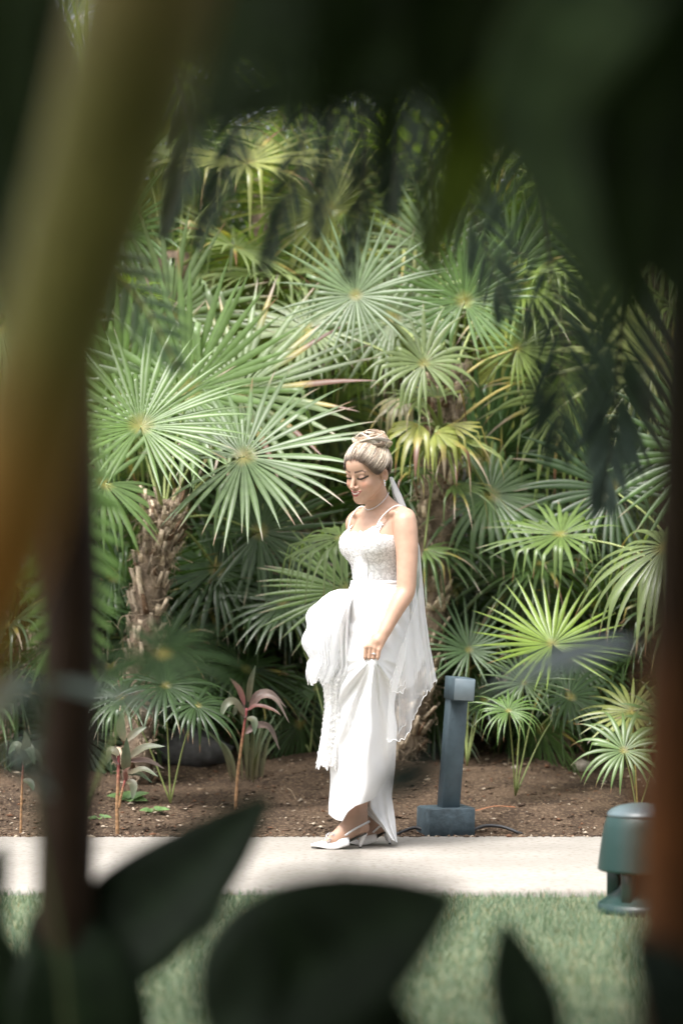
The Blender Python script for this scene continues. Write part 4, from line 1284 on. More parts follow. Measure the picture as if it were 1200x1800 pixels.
# bun: coils of twisted locks
mb = MB()
bA, bB, bC = hF, hL, hU
bunU = unit(hU * 0.92 - hF * 0.38)
bunX = unit(np.cross(bunU, hL)); bunY = np.cross(bunU, bunX)
def bun_pt(az, el, r):
    return HB + bunX * (r * math.cos(el) * math.cos(az) * 1.15) + bunY * (r * math.cos(el) * math.sin(az) * 1.20) + bunU * (r * math.sin(el) * 0.72)
V, F = lathe((0, 0, 0), [(0.001, -0.034), (0.050, -0.028), (0.066, -0.006), (0.052, 0.020), (0.001, 0.034)], 20)
V = HB + V[:, 0:1] * bunX + V[:, 1:2] * bunY + V[:, 2:3] * bunU
mb.add(V, F, np.array((0.12, 0.08, 0.055)))
for k_ in range(22):
    az0 = rb.uniform(0, 2 * pi); e0, e1 = rb.uniform(-0.75, 0.5), rb.uniform(-0.2, 1.1)
    span = rb.uniform(1.4, 3.0) * rb.choice([-1, 1])
    tone = [mid_ * 0.8, blond * 0.85, ash * 0.75, blond * 0.6, mid_ * 1.2][k_ % 5]
    R = rb.uniform(0.054, 0.062)
    tilt_ = rb.normal(0, 1.0)
    cen = np.array([bun_pt(az0 + span * t, e0 + (e1 - e0) * t + 0.25 * math.sin(t * 5 + k_), R + 0.006 * math.sin(pi * t)) for t in np.linspace(0, 1, 18)])
    if k_ % 2:   # every other lock is wound across the top
        q_ = cen - HB; qx, qy, qu = q_ @ bunX, q_ @ bunY, q_ @ bunU / 0.72
        ct, st = math.cos(tilt_), math.sin(tilt_)
        qx, qu = qx * ct - qu * st, qx * st + qu * ct
        cen = HB + qx[:, None] * bunX + qy[:, None] * bunY + (np.maximum(qu, -0.02) * 0.72)[:, None] * bunU
    T = unit(np.gradient(cen, axis=0)); O = unit(cen - HB); Sd = np.cross(T, O)
    for s_ in range(9):
        w0 = (s_ - 4) / 4
        ph = rb.uniform(-0.3, 0.3)
        tw = np.linspace(0, 1, 18)[:, None]
        offx = 0.0125 * (w0 * np.cos(tw * 2.2 + ph))
        offn = 0.004 * (1 - w0 * w0) + 0.005 * w0 * np.sin(tw * 2.2 + ph)
        V, F = tube(cen + Sd * offx + O * offn, 0.0024 * np.clip(np.sin(pi * np.linspace(0.06, 0.94, 18)) * 2, 0.3, 1), 5, caps=False)
        mb.add(V, F, tone * rb.uniform(0.55, 1.15))
for k_ in range(46):   # fly-away hairs
    az0 = rb.uniform(0, 2 * pi); e0 = rb.uniform(-0.5, 1.2)
    p0 = bun_pt(az0, e0, 0.060); p1 = bun_pt(az0 + rb.normal(0, 0.4), e0 + rb.normal(0, 0.3), 0.068); p2 = bun_pt(az0 + rb.normal(0, 0.7), e0 + rb.normal(0, 0.5), 0.074)
    V, F = tube(spline([p0, p1, p2], 8), 0.0006, 4, caps=False)
    mb.add(V, F, ash)
mb.build('bun', M_hair, hair)

# ------------------------------------------------------------------ jewels
M_gem = mat('crystal', (0.82, 0.82, 0.84), rough=0.12, spec=0.9, metal=0.55)
mb = MB()
nk0 = spline([B(-0.055, 0.045, 1.425), B(-0.02, 0.066, 1.418), B(0.03, 0.058, 1.398), B(0.066, 0.025, 1.376), B(0.072, -0.012, 1.372), B(0.055, -0.045, 1.384)], 60)
# laid on the skin: the surface points seen at the necklace's run
bp_ = BODY_V
ppx, ppy = 600 + bp_[:, 0] * FPX / bp_[:, 1], HY - (bp_[:, 2] - CH) * FPX / bp_[:, 1]
nk = []
for qx, qy in spline([(684, 864), (680, 872), (672, 882), (662, 890), (652, 895), (645, 896), (639, 893)], 46):
    m = np.hypot(ppx - qx, ppy - qy) < 2.2
    if m.any():
        nk.append(at(qx, qy, bp_[m, 1].min() - 0.0015))
nk = np.array(nk)
for p in nk[::1]:
    V, F = lathe(p, [(0.0002, -0.0022), (0.0018, -0.0012), (0.0022, 0.0004), (0.0002, 0.0022)], 6)
    mb.add(V, F)
mb.build('necklace', M_gem, person)
mb = MB()
for u0, r in ((-0.036, 0.0042), (-0.046, 0.0055), (-0.056, 0.0035)):
    c = H(-0.010, u0, 0.080)
    V, F = lathe(c, [(0.0002, -r), (r * 0.7, -r * 0.6), (r, 0), (r * 0.7, r * 0.6), (0.0002, r)], 8)
    mb.add(V, F)
mb.build('earring', M_gem, person)
a, b, c, d = jl[2]
rc = a * 0.42 + b * 0.58
tdir = unit(b - a); e1 = unit(np.cross(tdir, [0, 1, 0])); e2 = np.cross(tdir, e1)
ang = np.linspace(0, 2 * pi, 20)
ringp = np.array([rc + 0.0108 * (math.cos(t) * e1 + math.sin(t) * e2) for t in ang])
mb = MB()
V, F = tube(ringp, 0.0013, 6); mb.add(V, F)
V, F = lathe(rc + np.array([0, -0.0125, 0]), [(0.0002, -0.004), (0.003, -0.003), (0.0046, 0), (0.003, 0.003), (0.0002, 0.004)], 8); mb.add(V, F)
mb.build('ring', M_gem, person)

# ------------------------------------------------------------------ bodice
M_crepe = mat('white_crepe', (0.80, 0.80, 0.80), rough=0.7, spec=0.25, transl=0.12, sheen=0.3, bump=(900, 0.05, 0.001))


def lace_mat(name, lo, hi, scale, base=(0.80, 0.795, 0.785)):
    """embroidered petals over sheer net: solid flowers, see-through ground"""
    m = bpy.data.materials.new(name); m.use_nodes = True
    t = m.node_tree; L = t.links
    p = t.nodes['Principled BSDF']; p.inputs['Base Color'].default_value = (*base, 1); p.inputs['Roughness'].default_value = 0.75
    out = t.nodes['Material Output']
    tc = t.nodes.new('ShaderNodeTexCoord')
    nz = t.nodes.new('ShaderNodeTexNoise'); nz.inputs['Scale'].default_value = scale * 0.5; nz.inputs['Detail'].default_value = 2
    L.new(tc.outputs['Object'], nz.inputs['Vector'])
    ad = t.nodes.new('ShaderNodeVectorMath'); ad.operation = 'MULTIPLY_ADD'
    ad.inputs[1].default_value = (0.035, 0.035, 0.035)
    L.new(nz.outputs['Color'], ad.inputs[0]); L.new(tc.outputs['Object'], ad.inputs[2])
    vo = t.nodes.new('ShaderNodeTexVoronoi'); vo.inputs['Scale'].default_value = scale; vo.feature = 'DISTANCE_TO_EDGE'
    L.new(ad.outputs[0], vo.inputs['Vector'])
    v2 = t.nodes.new('ShaderNodeTexVoronoi'); v2.inputs['Scale'].default_value = scale * 2.6; v2.feature = 'DISTANCE_TO_EDGE'
    L.new(ad.outputs[0], v2.inputs['Vector'])
    mr = t.nodes.new('ShaderNodeMapRange'); mr.inputs[1].default_value = 0.05; mr.inputs[2].default_value = 0.13; mr.inputs[3].default_value = 0; mr.inputs[4].default_value = 1
    L.new(vo.outputs['Distance'], mr.inputs[0])
    m2 = t.nodes.new('ShaderNodeMapRange'); m2.inputs[1].default_value = 0.03; m2.inputs[2].default_value = 0.10; m2.inputs[3].default_value = 0.15; m2.inputs[4].default_value = 1
    L.new(v2.outputs['Distance'], m2.inputs[0])
    mu = t.nodes.new('ShaderNodeMath'); mu.operation = 'MULTIPLY'
    L.new(mr.outputs[0], mu.inputs[0]); L.new(m2.outputs[0], mu.inputs[1])
    m3 = t.nodes.new('ShaderNodeMapRange'); m3.inputs[3].default_value = lo; m3.inputs[4].default_value = hi
    L.new(mu.outputs[0], m3.inputs[0])
    bp = t.nodes.new('ShaderNodeBump'); bp.inputs['Strength'].default_value = 0.35; bp.inputs['Distance'].default_value = 0.002
    L.new(mu.outputs[0], bp.inputs['Height']); L.new(bp.outputs['Normal'], p.inputs['Normal'])
    tr = t.nodes.new('ShaderNodeBsdfTransparent')
    ms = t.nodes.new('ShaderNodeMixShader')
    L.new(m3.outputs[0], ms.inputs[0]); L.new(tr.outputs[0], ms.inputs[1]); L.new(p.outputs[0], ms.inputs[2])
    L.new(ms.outputs[0], out.inputs['Surface'])
    return m


M_lace = lace_mat('bodice_lace', 0.68, 1.0, 34)
xs = np.arange(-0.05, 0.36, 0.004); ys = np.arange(9.84, 10.30, 0.004); zs = np.arange(1.05, 1.42, 0.004)
T_ = SDF(xs, ys, zs)
add_torso(T_)
V, Q = T_.net(0.006)
del T_
q = (V - SP) @ BA.T
f_, l_, z_ = q[:, 0], q[:, 1], V[:, 2]
top = np.where(f_ > 0.01, 1.314 + 0.040 * np.clip((np.abs(l_) - 0.035) / 0.05, 0, 1) ** 2 + 0.004 * np.sin(l_ * 160), 1.25)
top = top - 0.055 * np.clip((np.abs(l_) - 0.090) / 0.03, 0, 1) * (f_ > -0.03) + 0.0 * f_
keep = (z_ < top) & (z_ > 1.085)
fk = keep[Q].all(1)
Q = Q[fk]
used, inv = np.unique(Q, return_inverse=True)
bod = mesh('bodice', V[used], inv.reshape(-1, 4), M_lace, person)
# upper lace appliqué on the cups and straps
mb = MB()
M_thread = mat('white_thread', (0.80, 0.795, 0.785), rough=0.7, spec=0.25)
for s in (-1, 1):
    P = spline([B(0.103, s * 0.088, 1.325), B(0.080, s * 0.098, 1.372), B(0.028, s * 0.112, 1.4165), B(-0.02, s * 0.118, 1.419), B(-0.058, s * 0.112, 1.385), B(-0.078, s * 0.10, 1.30)], 30)
    V, F = tube(P, 0.0042, 8, squash=0.6)
    mb.add(V, F)
mb.build('strap', M_thread, bod)
# scattered embroidered petals standing slightly proud of the bodice
mb = MB()
Vb = V = None
me_ = bod.data
co = np.zeros(len(me_.vertices) * 3, np.float32); me_.vertices.foreach_get('co', co); co = co.reshape(-1, 3) + OFF[bod.name]
no = np.zeros(len(me_.vertices) * 3, np.float32); me_.vertices.foreach_get('normal', no); no = no.reshape(-1, 3)
ql = (co - SP) @ BA.T
cand = np.where((ql[:, 0] > -0.03))[0]
wgt = 0.25 + np.clip((co[cand, 2] - 1.20) / 0.08, 0, 1) * 1.3
for i in rb.choice(cand, 460, p=wgt / wgt.sum()):
    c, n = co[i] + no[i] * 0.0012, unit(no[i])
    e1 = unit(np.cross(n, rb.normal(size=3))); e2 = np.cross(n, e1)
    ln, wd = rb.uniform(0.005, 0.010), rb.uniform(0.003, 0.0050)
    q5 = [c - e1 * ln, c + e2 * wd - e1 * ln * 0.2, c + e1 * ln, c - e2 * wd - e1 * ln * 0.2, c + n * 0.0010]
    mb.add(np.array(q5), np.array([[0, 3, 4], [3, 2, 4], [2, 1, 4], [1, 0, 4]]))
mb.build('lace_petals', M_thread, bod, smooth=False)['kind'] = 'stuff'
# boning seams
mb = MB()
for l0, l1 in ((0.075, 0.030), (-0.045, -0.02)):
    Z = np.linspace(1.09, 1.30, 14)
    idx = []
    for z in Z:
        lt = l1 + (l0 - l1) * (z - 1.09) / 0.21
        dd = np.abs(ql[:, 1] - lt) + np.abs(co[:, 2] - z) * 1.0 + (ql[:, 0] < 0) * 9
        j = np.argmin(dd); idx.append(co[j] + no[j] * 0.0015)
    P = spline(np.array(idx)[::2], 20)
    V, F = tube(P, 0.0024, 6); mb.add(V, F)
mb.build('seam', M_thread, bod)

# ------------------------------------------------------------------ skirt
NU, NV = 220, 150
# silhouette rows: photo row, left px, right px, front bulge (m), back
rows = np.array([
    (1022, 618, 703, 0.096, 0.10), (1034, 613, 707, 0.11, 0.11), (1052, 606, 712, 0.130, 0.12), (1085, 604, 720, 0.140, 0.13), (1120, 602, 719, 0.150, 0.14), (1160, 599, 712, 0.165, 0.14),
    (1200, 594, 702, 0.180, 0.14), (1250, 588, 693, 0.185, 0.14), (1300, 583, 693, 0.180, 0.15), (1350, 580, 697, 0.175, 0.16), (1395, 578, 688, 0.17, 0.16), (1440, 579, 660, 0.165, 0.15)])
pyv = np.linspace(1022, 1440, NV)
lx = np.interp(pyv, rows[:, 0], rows[:, 1]); rx_ = np.interp(pyv, rows[:, 0], rows[:, 2])
fb = np.interp(pyv, rows[:, 0], rows[:, 3]); bb_ = np.interp(pyv, rows[:, 0], rows[:, 4])
def smooth1(a, n=9):
    k = np.ones(n) / n
    return np.convolve(np.pad(a, n // 2, mode='edge'), k, 'valid')
lx, rx_, fb, bb_ = map(smooth1, (lx, rx_, fb, bb_))
th = np.linspace(0, 2 * pi, NU, endpoint=False)        # 0 = +X, 3pi/2 = towards the camera
# hem: photo row of the lower edge as a function of photo column, front half
hemx = np.array([570, 578, 590, 603, 612, 625, 645, 665, 683, 693, 700])
hemy = np.array([1425, 1430, 1436, 1437, 1420, 1408, 1402, 1397, 1393, 1372, 1340])
cxm = (lx + rx_) / 2; hw_ = (rx_ - lx) / 2
VX = np.zeros((NV, NU, 3))
gx, gz = (655 - 600) / 420.0, CH - (1158 - HY) / 420.0     # where the hand gathers the cloth
for j in range(NV):
    t = j / (NV - 1)
    for_front = np.sin(th) < 0
    X = (cxm[j] + hw_[j] * np.sign(np.cos(th)) * np.abs(np.cos(th)) ** (1.0 - 0.15 * min(1, t * 3)) - 600) / 420.0
    Yc_ = 10.0 + 0.03 * t
    Yv = Yc_ + np.where(for_front, fb[j], bb_[j]) * np.sign(np.sin(th)) * np.abs(np.sin(th)) ** (1.0 - 0.2 * min(1, t * 3))
    # the hem on each column; rows are squeezed towards it
    pxc = 600 + X * 420
    hem = np.interp(pxc, hemx, hemy)
    hem = np.where(for_front, hem, np.maximum(hem, 1425))
    py = 1022 + (hem - 1022) * t
    VX[j, :, 0], VX[j, :, 1], VX[j, :, 2] = X, Yv, CH - (py - HY) / 420.0
X, Yv, Z = VX[..., 0].copy(), VX[..., 1].copy(), VX[..., 2].copy()
front = np.clip(-np.sin(th)[None] * 1.6, 0, 1)
# folds that fan out from the hand
al = np.arctan2(X - gx, gz - Z + 0.02); rr_ = np.hypot(X - gx, gz - Z)
below = np.clip((gz - Z + 0.02) / 0.06, 0, 1)
amp = np.clip(rr_ / 0.30, 0, 1) ** 0.8
fold = (0.040 * np.cos(al * 9.0 + 0.6) + 0.022 * np.cos(al * 17 + 1.7 + 2.2 * al) + 0.008 * np.cos(al * 31 + 0.4)) * amp
near_h = np.exp(-(rr_ / 0.10) ** 2)
fold += 0.005 * np.cos(al * 24) * near_h
Yv -= front * below * fold
# cloth drawn up and out to the hand: a tent ridge
Yv -= front * 0.075 * np.exp(-((X - gx) / 0.06) ** 2) * np.exp(-((Z - gz) / 0.085) ** 2)
# pulling creases over the hip above the hand
above = np.clip((Z - gz) / 0.05, 0, 1) * np.clip((1.10 - Z) / 0.03, 0, 1)
cz_ = Z + 0.5 * (X - 0.06) ** 2 * 6 - 0.12 * X
Yv -= front * above * (0.009 * np.cos(cz_ * 68 + 1.0 + 14 * X) * np.exp(-((Z - 0.93) / 0.07) ** 2) + 0.002 * np.cos(cz_ * 130 + X * 30))
# swinging lower lobes and small buckles everywhere
Yv += 0.006 * np.sin(Z * 21 + X * 26) * front + 0.003 * np.sin(X * 90 + Z * 30) * front * np.clip((0.9 - Z) * 3, 0, 1)
X = X + 0.004 * np.sin(Z * 26 + 1.0) * np.clip((0.95 - Z) * 2, 0, 1)
VX[..., 0], VX[..., 1] = X, Yv
V = VX.reshape(-1, 3)
F = grid_faces(NU, NV, True)
skirt = mesh('skirt', np.vstack([V]), F, M_crepe, person)
# inner thickness: a second, slightly smaller layer so the hem reads as cloth
cen = VX.mean(1, keepdims=True)
Vin = VX + unit((cen - VX) * np.array([1, 1, 0])) * 0.006
# waistband
mb = MB()
wl = VX[0]
ring0 = np.concatenate([wl + [0, 0, 0.030], wl * 1.0 + [0, 0, 0.014], wl + [0, 0, -0.004]])
cw = wl.mean(0)
out = unit((wl - cw) * [1, 1, 0])
ring0 = np.concatenate([wl - out * 0.001 + [0, 0, 0.004], wl + out * 0.0015 + [0, 0, 0.002], wl + out * 0.003 + [0, 0, -0.008], wl + out * 0.001 + [0, 0, -0.013]])
mb.add(ring0, grid_faces(NU, 4, True))
mb.build('waistband', M_crepe, skirt)

# back panel of the skirt trailing to the path behind the heels
NUb, NVb = 70, 60
Vb = np.zeros((NVb, NUb, 3))
for j in range(NVb):
    t = j / (NVb - 1)
    py = 1340 + (1480 - 1340) * t
    l_e = np.interp(py, [1340, 1400, 1440, 1460, 1480], [612, 622, 626, 650, 684])
    r_e = np.interp(py, [1340, 1370, 1400, 1440, 1480], [690, 692, 688, 694, 698])
    for i in range(NUb):
        s = i / (NUb - 1)
        px = l_e + (r_e - l_e) * s
        bot = np.interp(px, [622, 627, 650, 672, 685, 698], [1438, 1441, 1452, 1462, 1474, 1481])
        pyy = 1340 + (bot - 1340) * t
        y = 9.985 - 0.06 * math.sin(pi * s) * (0.3 + t) - 0.018 * t * math.cos(s * 13 + 1) - 0.01 * math.cos(s * 27 + 3 * t) * t + 0.06 * s
        Vb[j, i] = at(px, pyy, y)
mesh('skirt_back', Vb.reshape(-1, 3), grid_faces(NUb, NVb), M_crepe, skirt)

# ------------------------------------------------------------------ tulle
def tulle_mat(name, alpha, base=(0.9, 0.905, 0.915)):
    m = bpy.data.materials.new(name); m.use_nodes = True
    t = m.node_tree; L = t.links; t.nodes.clear()
    out = t.nodes.new('ShaderNodeOutputMaterial')
    d = t.nodes.new('ShaderNodeBsdfDiffuse'); d.inputs['Color'].default_value = (*base, 1)
    tl = t.nodes.new('ShaderNodeBsdfTranslucent'); tl.inputs['Color'].default_value = (*base, 1)
    a = t.nodes.new('ShaderNodeMixShader'); a.inputs[0].default_value = 0.4
    L.new(d.outputs[0], a.inputs[1]); L.new(tl.outputs[0], a.inputs[2])
    tr = t.nodes.new('ShaderNodeBsdfTransparent')
    lw = t.nodes.new('ShaderNodeLayerWeight'); lw.inputs['Blend'].default_value = 0.45
    mr = t.nodes.new('ShaderNodeMapRange'); mr.inputs[3].default_value = alpha; mr.inputs[4].default_value = min(1, alpha + 0.55)
    L.new(lw.outputs['Facing'], mr.inputs[0])
    ms = t.nodes.new('ShaderNodeMixShader')
    L.new(mr.outputs[0], ms.inputs[0]); L.new(tr.outputs[0], ms.inputs[1]); L.new(a.outputs[0], ms.inputs[2])
    L.new(ms.outputs[0], out.inputs['Surface'])
    return m


M_veil = tulle_mat('veil_tulle', 0.20)
M_tulle = tulle_mat('train_tulle', 0.24)
# veil: from under the bun, over the back, hem slanting down to the near side
def veil_layer(rows, hem_pts, name, parent, a0, a1, ry, seed, nu=130, nv=90, ripple=0.012):
    r_ = np.random.default_rng(seed)
    ph = r_.uniform(0, 6, 4)
    Vv = np.zeros((nv, nu, 3))
    py0, py1 = rows[0][0], rows[-1][0]
    R = np.array(rows, float)
    for j in range(nv):
        t = j / (nv - 1)
        s = np.linspace(0, 1, nu)
        # sweep from the near edge (towards the camera) round the back (+X) to the far side
        py = np.full(nu, py0 + (py1 - py0) * t)
        for _ in range(2):
            cxp = np.interp(py, R[:, 0], R[:, 1]); rp_ = np.interp(py, R[:, 0], R[:, 2]); ryy = np.interp(py, R[:, 0], R[:, 3])
            ast = np.interp(py, R[:, 0], R[:, 4])
            psi = radians(1) * (ast + (a1 - ast) * s)
            rip = 1 + (ripple / 0.1) * t * (np.cos(psi * 5 + ph[0] + 0.8 * t) * 0.75 + np.cos(psi * 10 + ph[1] - t) * 0.40 + 0.12 * np.cos(psi * 19 + ph[2]))
            X = (cxp - 600) / 420 + (rp_ - cxp) / 420 * np.cos(psi) * (1 + (rip - 1) * 0.35)
            Yy = 10.04 + ryy * np.sin(psi) * rip
            pxx = 600 + X * 420
            hem = np.interp(pxx, hem_pts[:, 0], hem_pts[:, 1]) + 2.5 * np.sin(psi * 16 + ph[3]) + 1.8 * np.sin(psi * 41)
            py = py0 + (hem - py0) * t
        Vv[j, :, 0], Vv[j, :, 1], Vv[j, :, 2] = X, Yy, CH - (py - HY) / 420
    o = mesh(name, Vv.reshape(-1, 3), grid_faces(nu, nv), M_veil, parent)
    P = Vv[-1]
    k = np.arange(nu)
    P = P + np.stack([0.002 * np.sin(k * 1.7), 0 * k, 0.003 * np.cos(k * 1.3)], 1)
    P = spline(P, nu * 2)
    V, F = tube(P, 0.0012, 5)
    mesh('scalloped_edge', V, F, M_thread, o)
    return o


vrows = [(838, 684, 690, 0.035, -70), (870, 688, 706, 0.060, -75), (910, 700, 722, 0.080, -45), (960, 702, 737, 0.105, -20), (1020, 700, 742, 0.14, -25), (1080, 697, 747, 0.17, -55),
         (1140, 692, 756, 0.20, -84), (1200, 690, 765, 0.22, -96), (1300, 690, 765, 0.23, -100)]
hem1 = np.array([(600, 1290), (686, 1294), (700, 1298), (718, 1278), (735, 1235), (750, 1215), (765, 1196)])
veil = veil_layer(vrows, hem1, 'veil', person, -90, 80, 0.2, 3)
vrows2 = [(a, b, c - 4 - (a > 1000) * 8, d * 0.86, e + 4) for a, b, c, d, e in vrows]
hem2 = np.array([(600, 1230), (690, 1215), (720, 1205), (735, 1178), (748, 1140), (760, 1110)])
o = veil_layer(vrows2, hem2, 'veil_layer', veil, -90, 80, 0.17, 9)

# bundle of train and tulle carried in the far hand
def bundle(rows, yc, depth, name, material, parent, folds, seed, amp, nu=150, nv=110, flow=0.0, hemamp=0.0, swirl=0.02):
    r_ = np.random.default_rng(seed); R = np.array(rows, float)
    ph = r_.uniform(0, 6.28, 5)
    th = np.linspace(0, 2 * pi, nu, endpoint=False)
    Vv = np.zeros((nv, nu, 3))
    for j in range(nv):
        t = j / (nv - 1)
        py = R[0, 0] + (R[-1, 0] - R[0, 0]) * t
        l, r = np.interp(py, R[:, 0], R[:, 1]), np.interp(py, R[:, 0], R[:, 2])
        dd = depth * (np.interp(py, R[:, 0], R[:, 3]))
        c, h = (l + r) / 2, (r - l) / 2
        wob = (np.cos(folds * th + ph[0] + flow * t) * 0.6 + np.cos((folds * 2 + 1) * th + ph[1] - 1.7 * flow * t) * 0.35 + 0.25 * np.cos(folds * 3.0 * th // 1 * 0 + 3 * folds * th + ph[2]))
        rad = 1 + amp * wob
        X = (c + h * np.cos(th) * (1 + 0.25 * (rad - 1)) - 600) / 420
        Yy = yc + dd * np.sin(th) * rad
        px_ = 600 + X * 420
        rho = np.hypot((px_ - 606) * 1.25, (py - 1125) * 0.75)
        sn = np.clip((px_ - l) / max(4.0, r - l), 0, 1)
        sw = (np.cos(2 * pi * (1.5 * sn ** 0.8 + 0.30 * math.sin(2.6 * t + ph[4]))) * 0.6 + np.cos(2 * pi * (2.9 * sn - 0.7 * t) + ph[3]) * 0.3 + np.cos(2 * pi * (5.3 * sn + 0.9 * t) + ph[2]) * 0.14) * (0.35 + 0.65 * t)
        sw = sw + 0.4 * np.cos(9 * t + 5 * sn + ph[1]) * np.exp(-((t - 0.25) / 0.25) ** 2)
        up_ = np.clip((1215 - py) / 40, 0, 1)
        Yy = Yy - swirl * up_ * np.clip(-np.sin(th) * 1.5, 0, 1) * sw
        X = X + 0.010 * up_ * np.sin(t * 19 + ph[1]) * (np.cos(th) < 0) * np.abs(np.cos(th))
        z = CH - (py + (hemamp * np.sin(th * 7 + ph[3]) + 0.6 * hemamp * np.sin(th * 15)) * t ** 3 - HY) / 420
        Vv[j, :, 0], Vv[j, :, 1], Vv[j, :, 2] = X, Yy, z
    return Vv


B1 = [(1040, 598, 612, 0.15), (1043, 584, 614, 0.4), (1050, 572, 612, 0.65), (1065, 560, 609, 0.85), (1085, 550, 607, 1.0), (1110, 546, 606, 1.05), (1140, 548, 605, 1.0), (1170, 553, 604, 0.9), (1200, 558, 600, 0.8),
      (1240, 562, 597, 0.65), (1290, 556, 592, 0.6), (1325, 550, 587, 0.55), (1346, 547, 583, 0.5)]
B1 = [(a, b + (32 if 1046 < a < 1180 else 9), c + 12, d) for a, b, c, d in B1]
B2 = None
Vv = bundle(B1, 9.985, 0.13, 'train', M_crepe, person, 4, 4, 0.14, flow=3.5, hemamp=4, swirl=0.036)
M_trainlace = lace_mat('train_lace', 0.8, 1.0, 40)
# upper part plain cloth, lower part lace
jl_split = 52
tr = mesh('train', Vv[:jl_split + 1].reshape(-1, 3), grid_faces(150, jl_split + 1, True), M_crepe, person)
Vv_trim = Vv[jl_split:].copy()
mesh('lace_trim', Vv[jl_split:].reshape(-1, 3), grid_faces(150, 110 - jl_split, True), M_trainlace, tr)
B2 = [(1036, 596, 612, 0.2), (1041, 578, 615, 0.5), (1050, 562, 613, 0.75), (1068, 548, 609, 0.95), (1090, 538, 607, 1.1), (1115, 533, 605, 1.15), (1140, 536, 602, 1.1), (1165, 541, 600, 1.0), (1185, 540, 592, 0.9), (1196, 541, 580, 0.8)]
B2 = [(a, b, c + 12, d) for a, b, c, d in B2]
Vv = bundle(B2, 9.985, 0.145, 'tulle', M_tulle, person, 3, 8, 0.10, flow=4.0, hemamp=5, swirl=0.022)
tu = mesh('tulle_overlay', Vv.reshape(-1, 3), grid_faces(150, 110, True), M_tulle, tr)
P = np.vstack([Vv[-1], Vv[-1][:1]])
V, F = tube(P, 0.0020, 5, caps=False)
mesh('scalloped_edge', V, F, M_thread, tu)
Vv = bundle([(a, b + 6, c - 3, d * 0.92) for a, b, c, d in B2], 9.985, 0.135, 'tulle', M_tulle, person, 4, 18, 0.12, flow=-5.0, hemamp=7, swirl=0.02)
mesh('tulle_overlay', Vv.reshape(-1, 3), grid_faces(150, 110, True), M_tulle, tr)
Vv = bundle([(a * 0.93 + 72, b + 3, c - 6, d * 1.06) for a, b, c, d in B2], 9.985, 0.145, 'tulle', M_tulle, person, 5, 28, 0.16, flow=6.0, hemamp=8, swirl=0.024)
ov = mesh('tulle_overlay', Vv.reshape(-1, 3), grid_faces(150, 110, True), M_tulle, tr)
# lace petals standing slightly proud of the trim
mb = MB()
lt_ = Vv_trim.reshape(-1, 3)
G = Vv_trim
cen_ = G.mean(1, keepdims=True).repeat(G.shape[1], 1).reshape(-1, 3)
for i in rb.choice(len(lt_), 520):
    n = unit(lt_[i] - cen_[i] + 1e-6)
    if n[1] > 0.3: continue
    n = unit(n * [1, 1, 0] + rb.normal(0, 0.15, 3))
    c = lt_[i] + n * 0.002
    e1 = unit(np.cross(n, rb.normal(size=3))); e2 = np.cross(n, e1)
    ln, wd = rb.uniform(0.005, 0.011), rb.uniform(0.003, 0.005)
    mb.add(np.array([c - e1 * ln, c + e2 * wd, c + e1 * ln, c - e2 * wd, c + n * 0.0018]), np.array([[0, 3, 4], [3, 2, 4], [2, 1, 4], [1, 0, 4]]))
mb.build('lace_petals', M_thread, tr, smooth=False)['kind'] = 'stuff'

# ------------------------------------------------------------------ shoes
M_satin = mat('white_satin', (0.76, 0.75, 0.74), rough=0.35, spec=0.5)
M_sole = mat('shoe_sole', (0.04, 0.035, 0.03), rough=0.5)


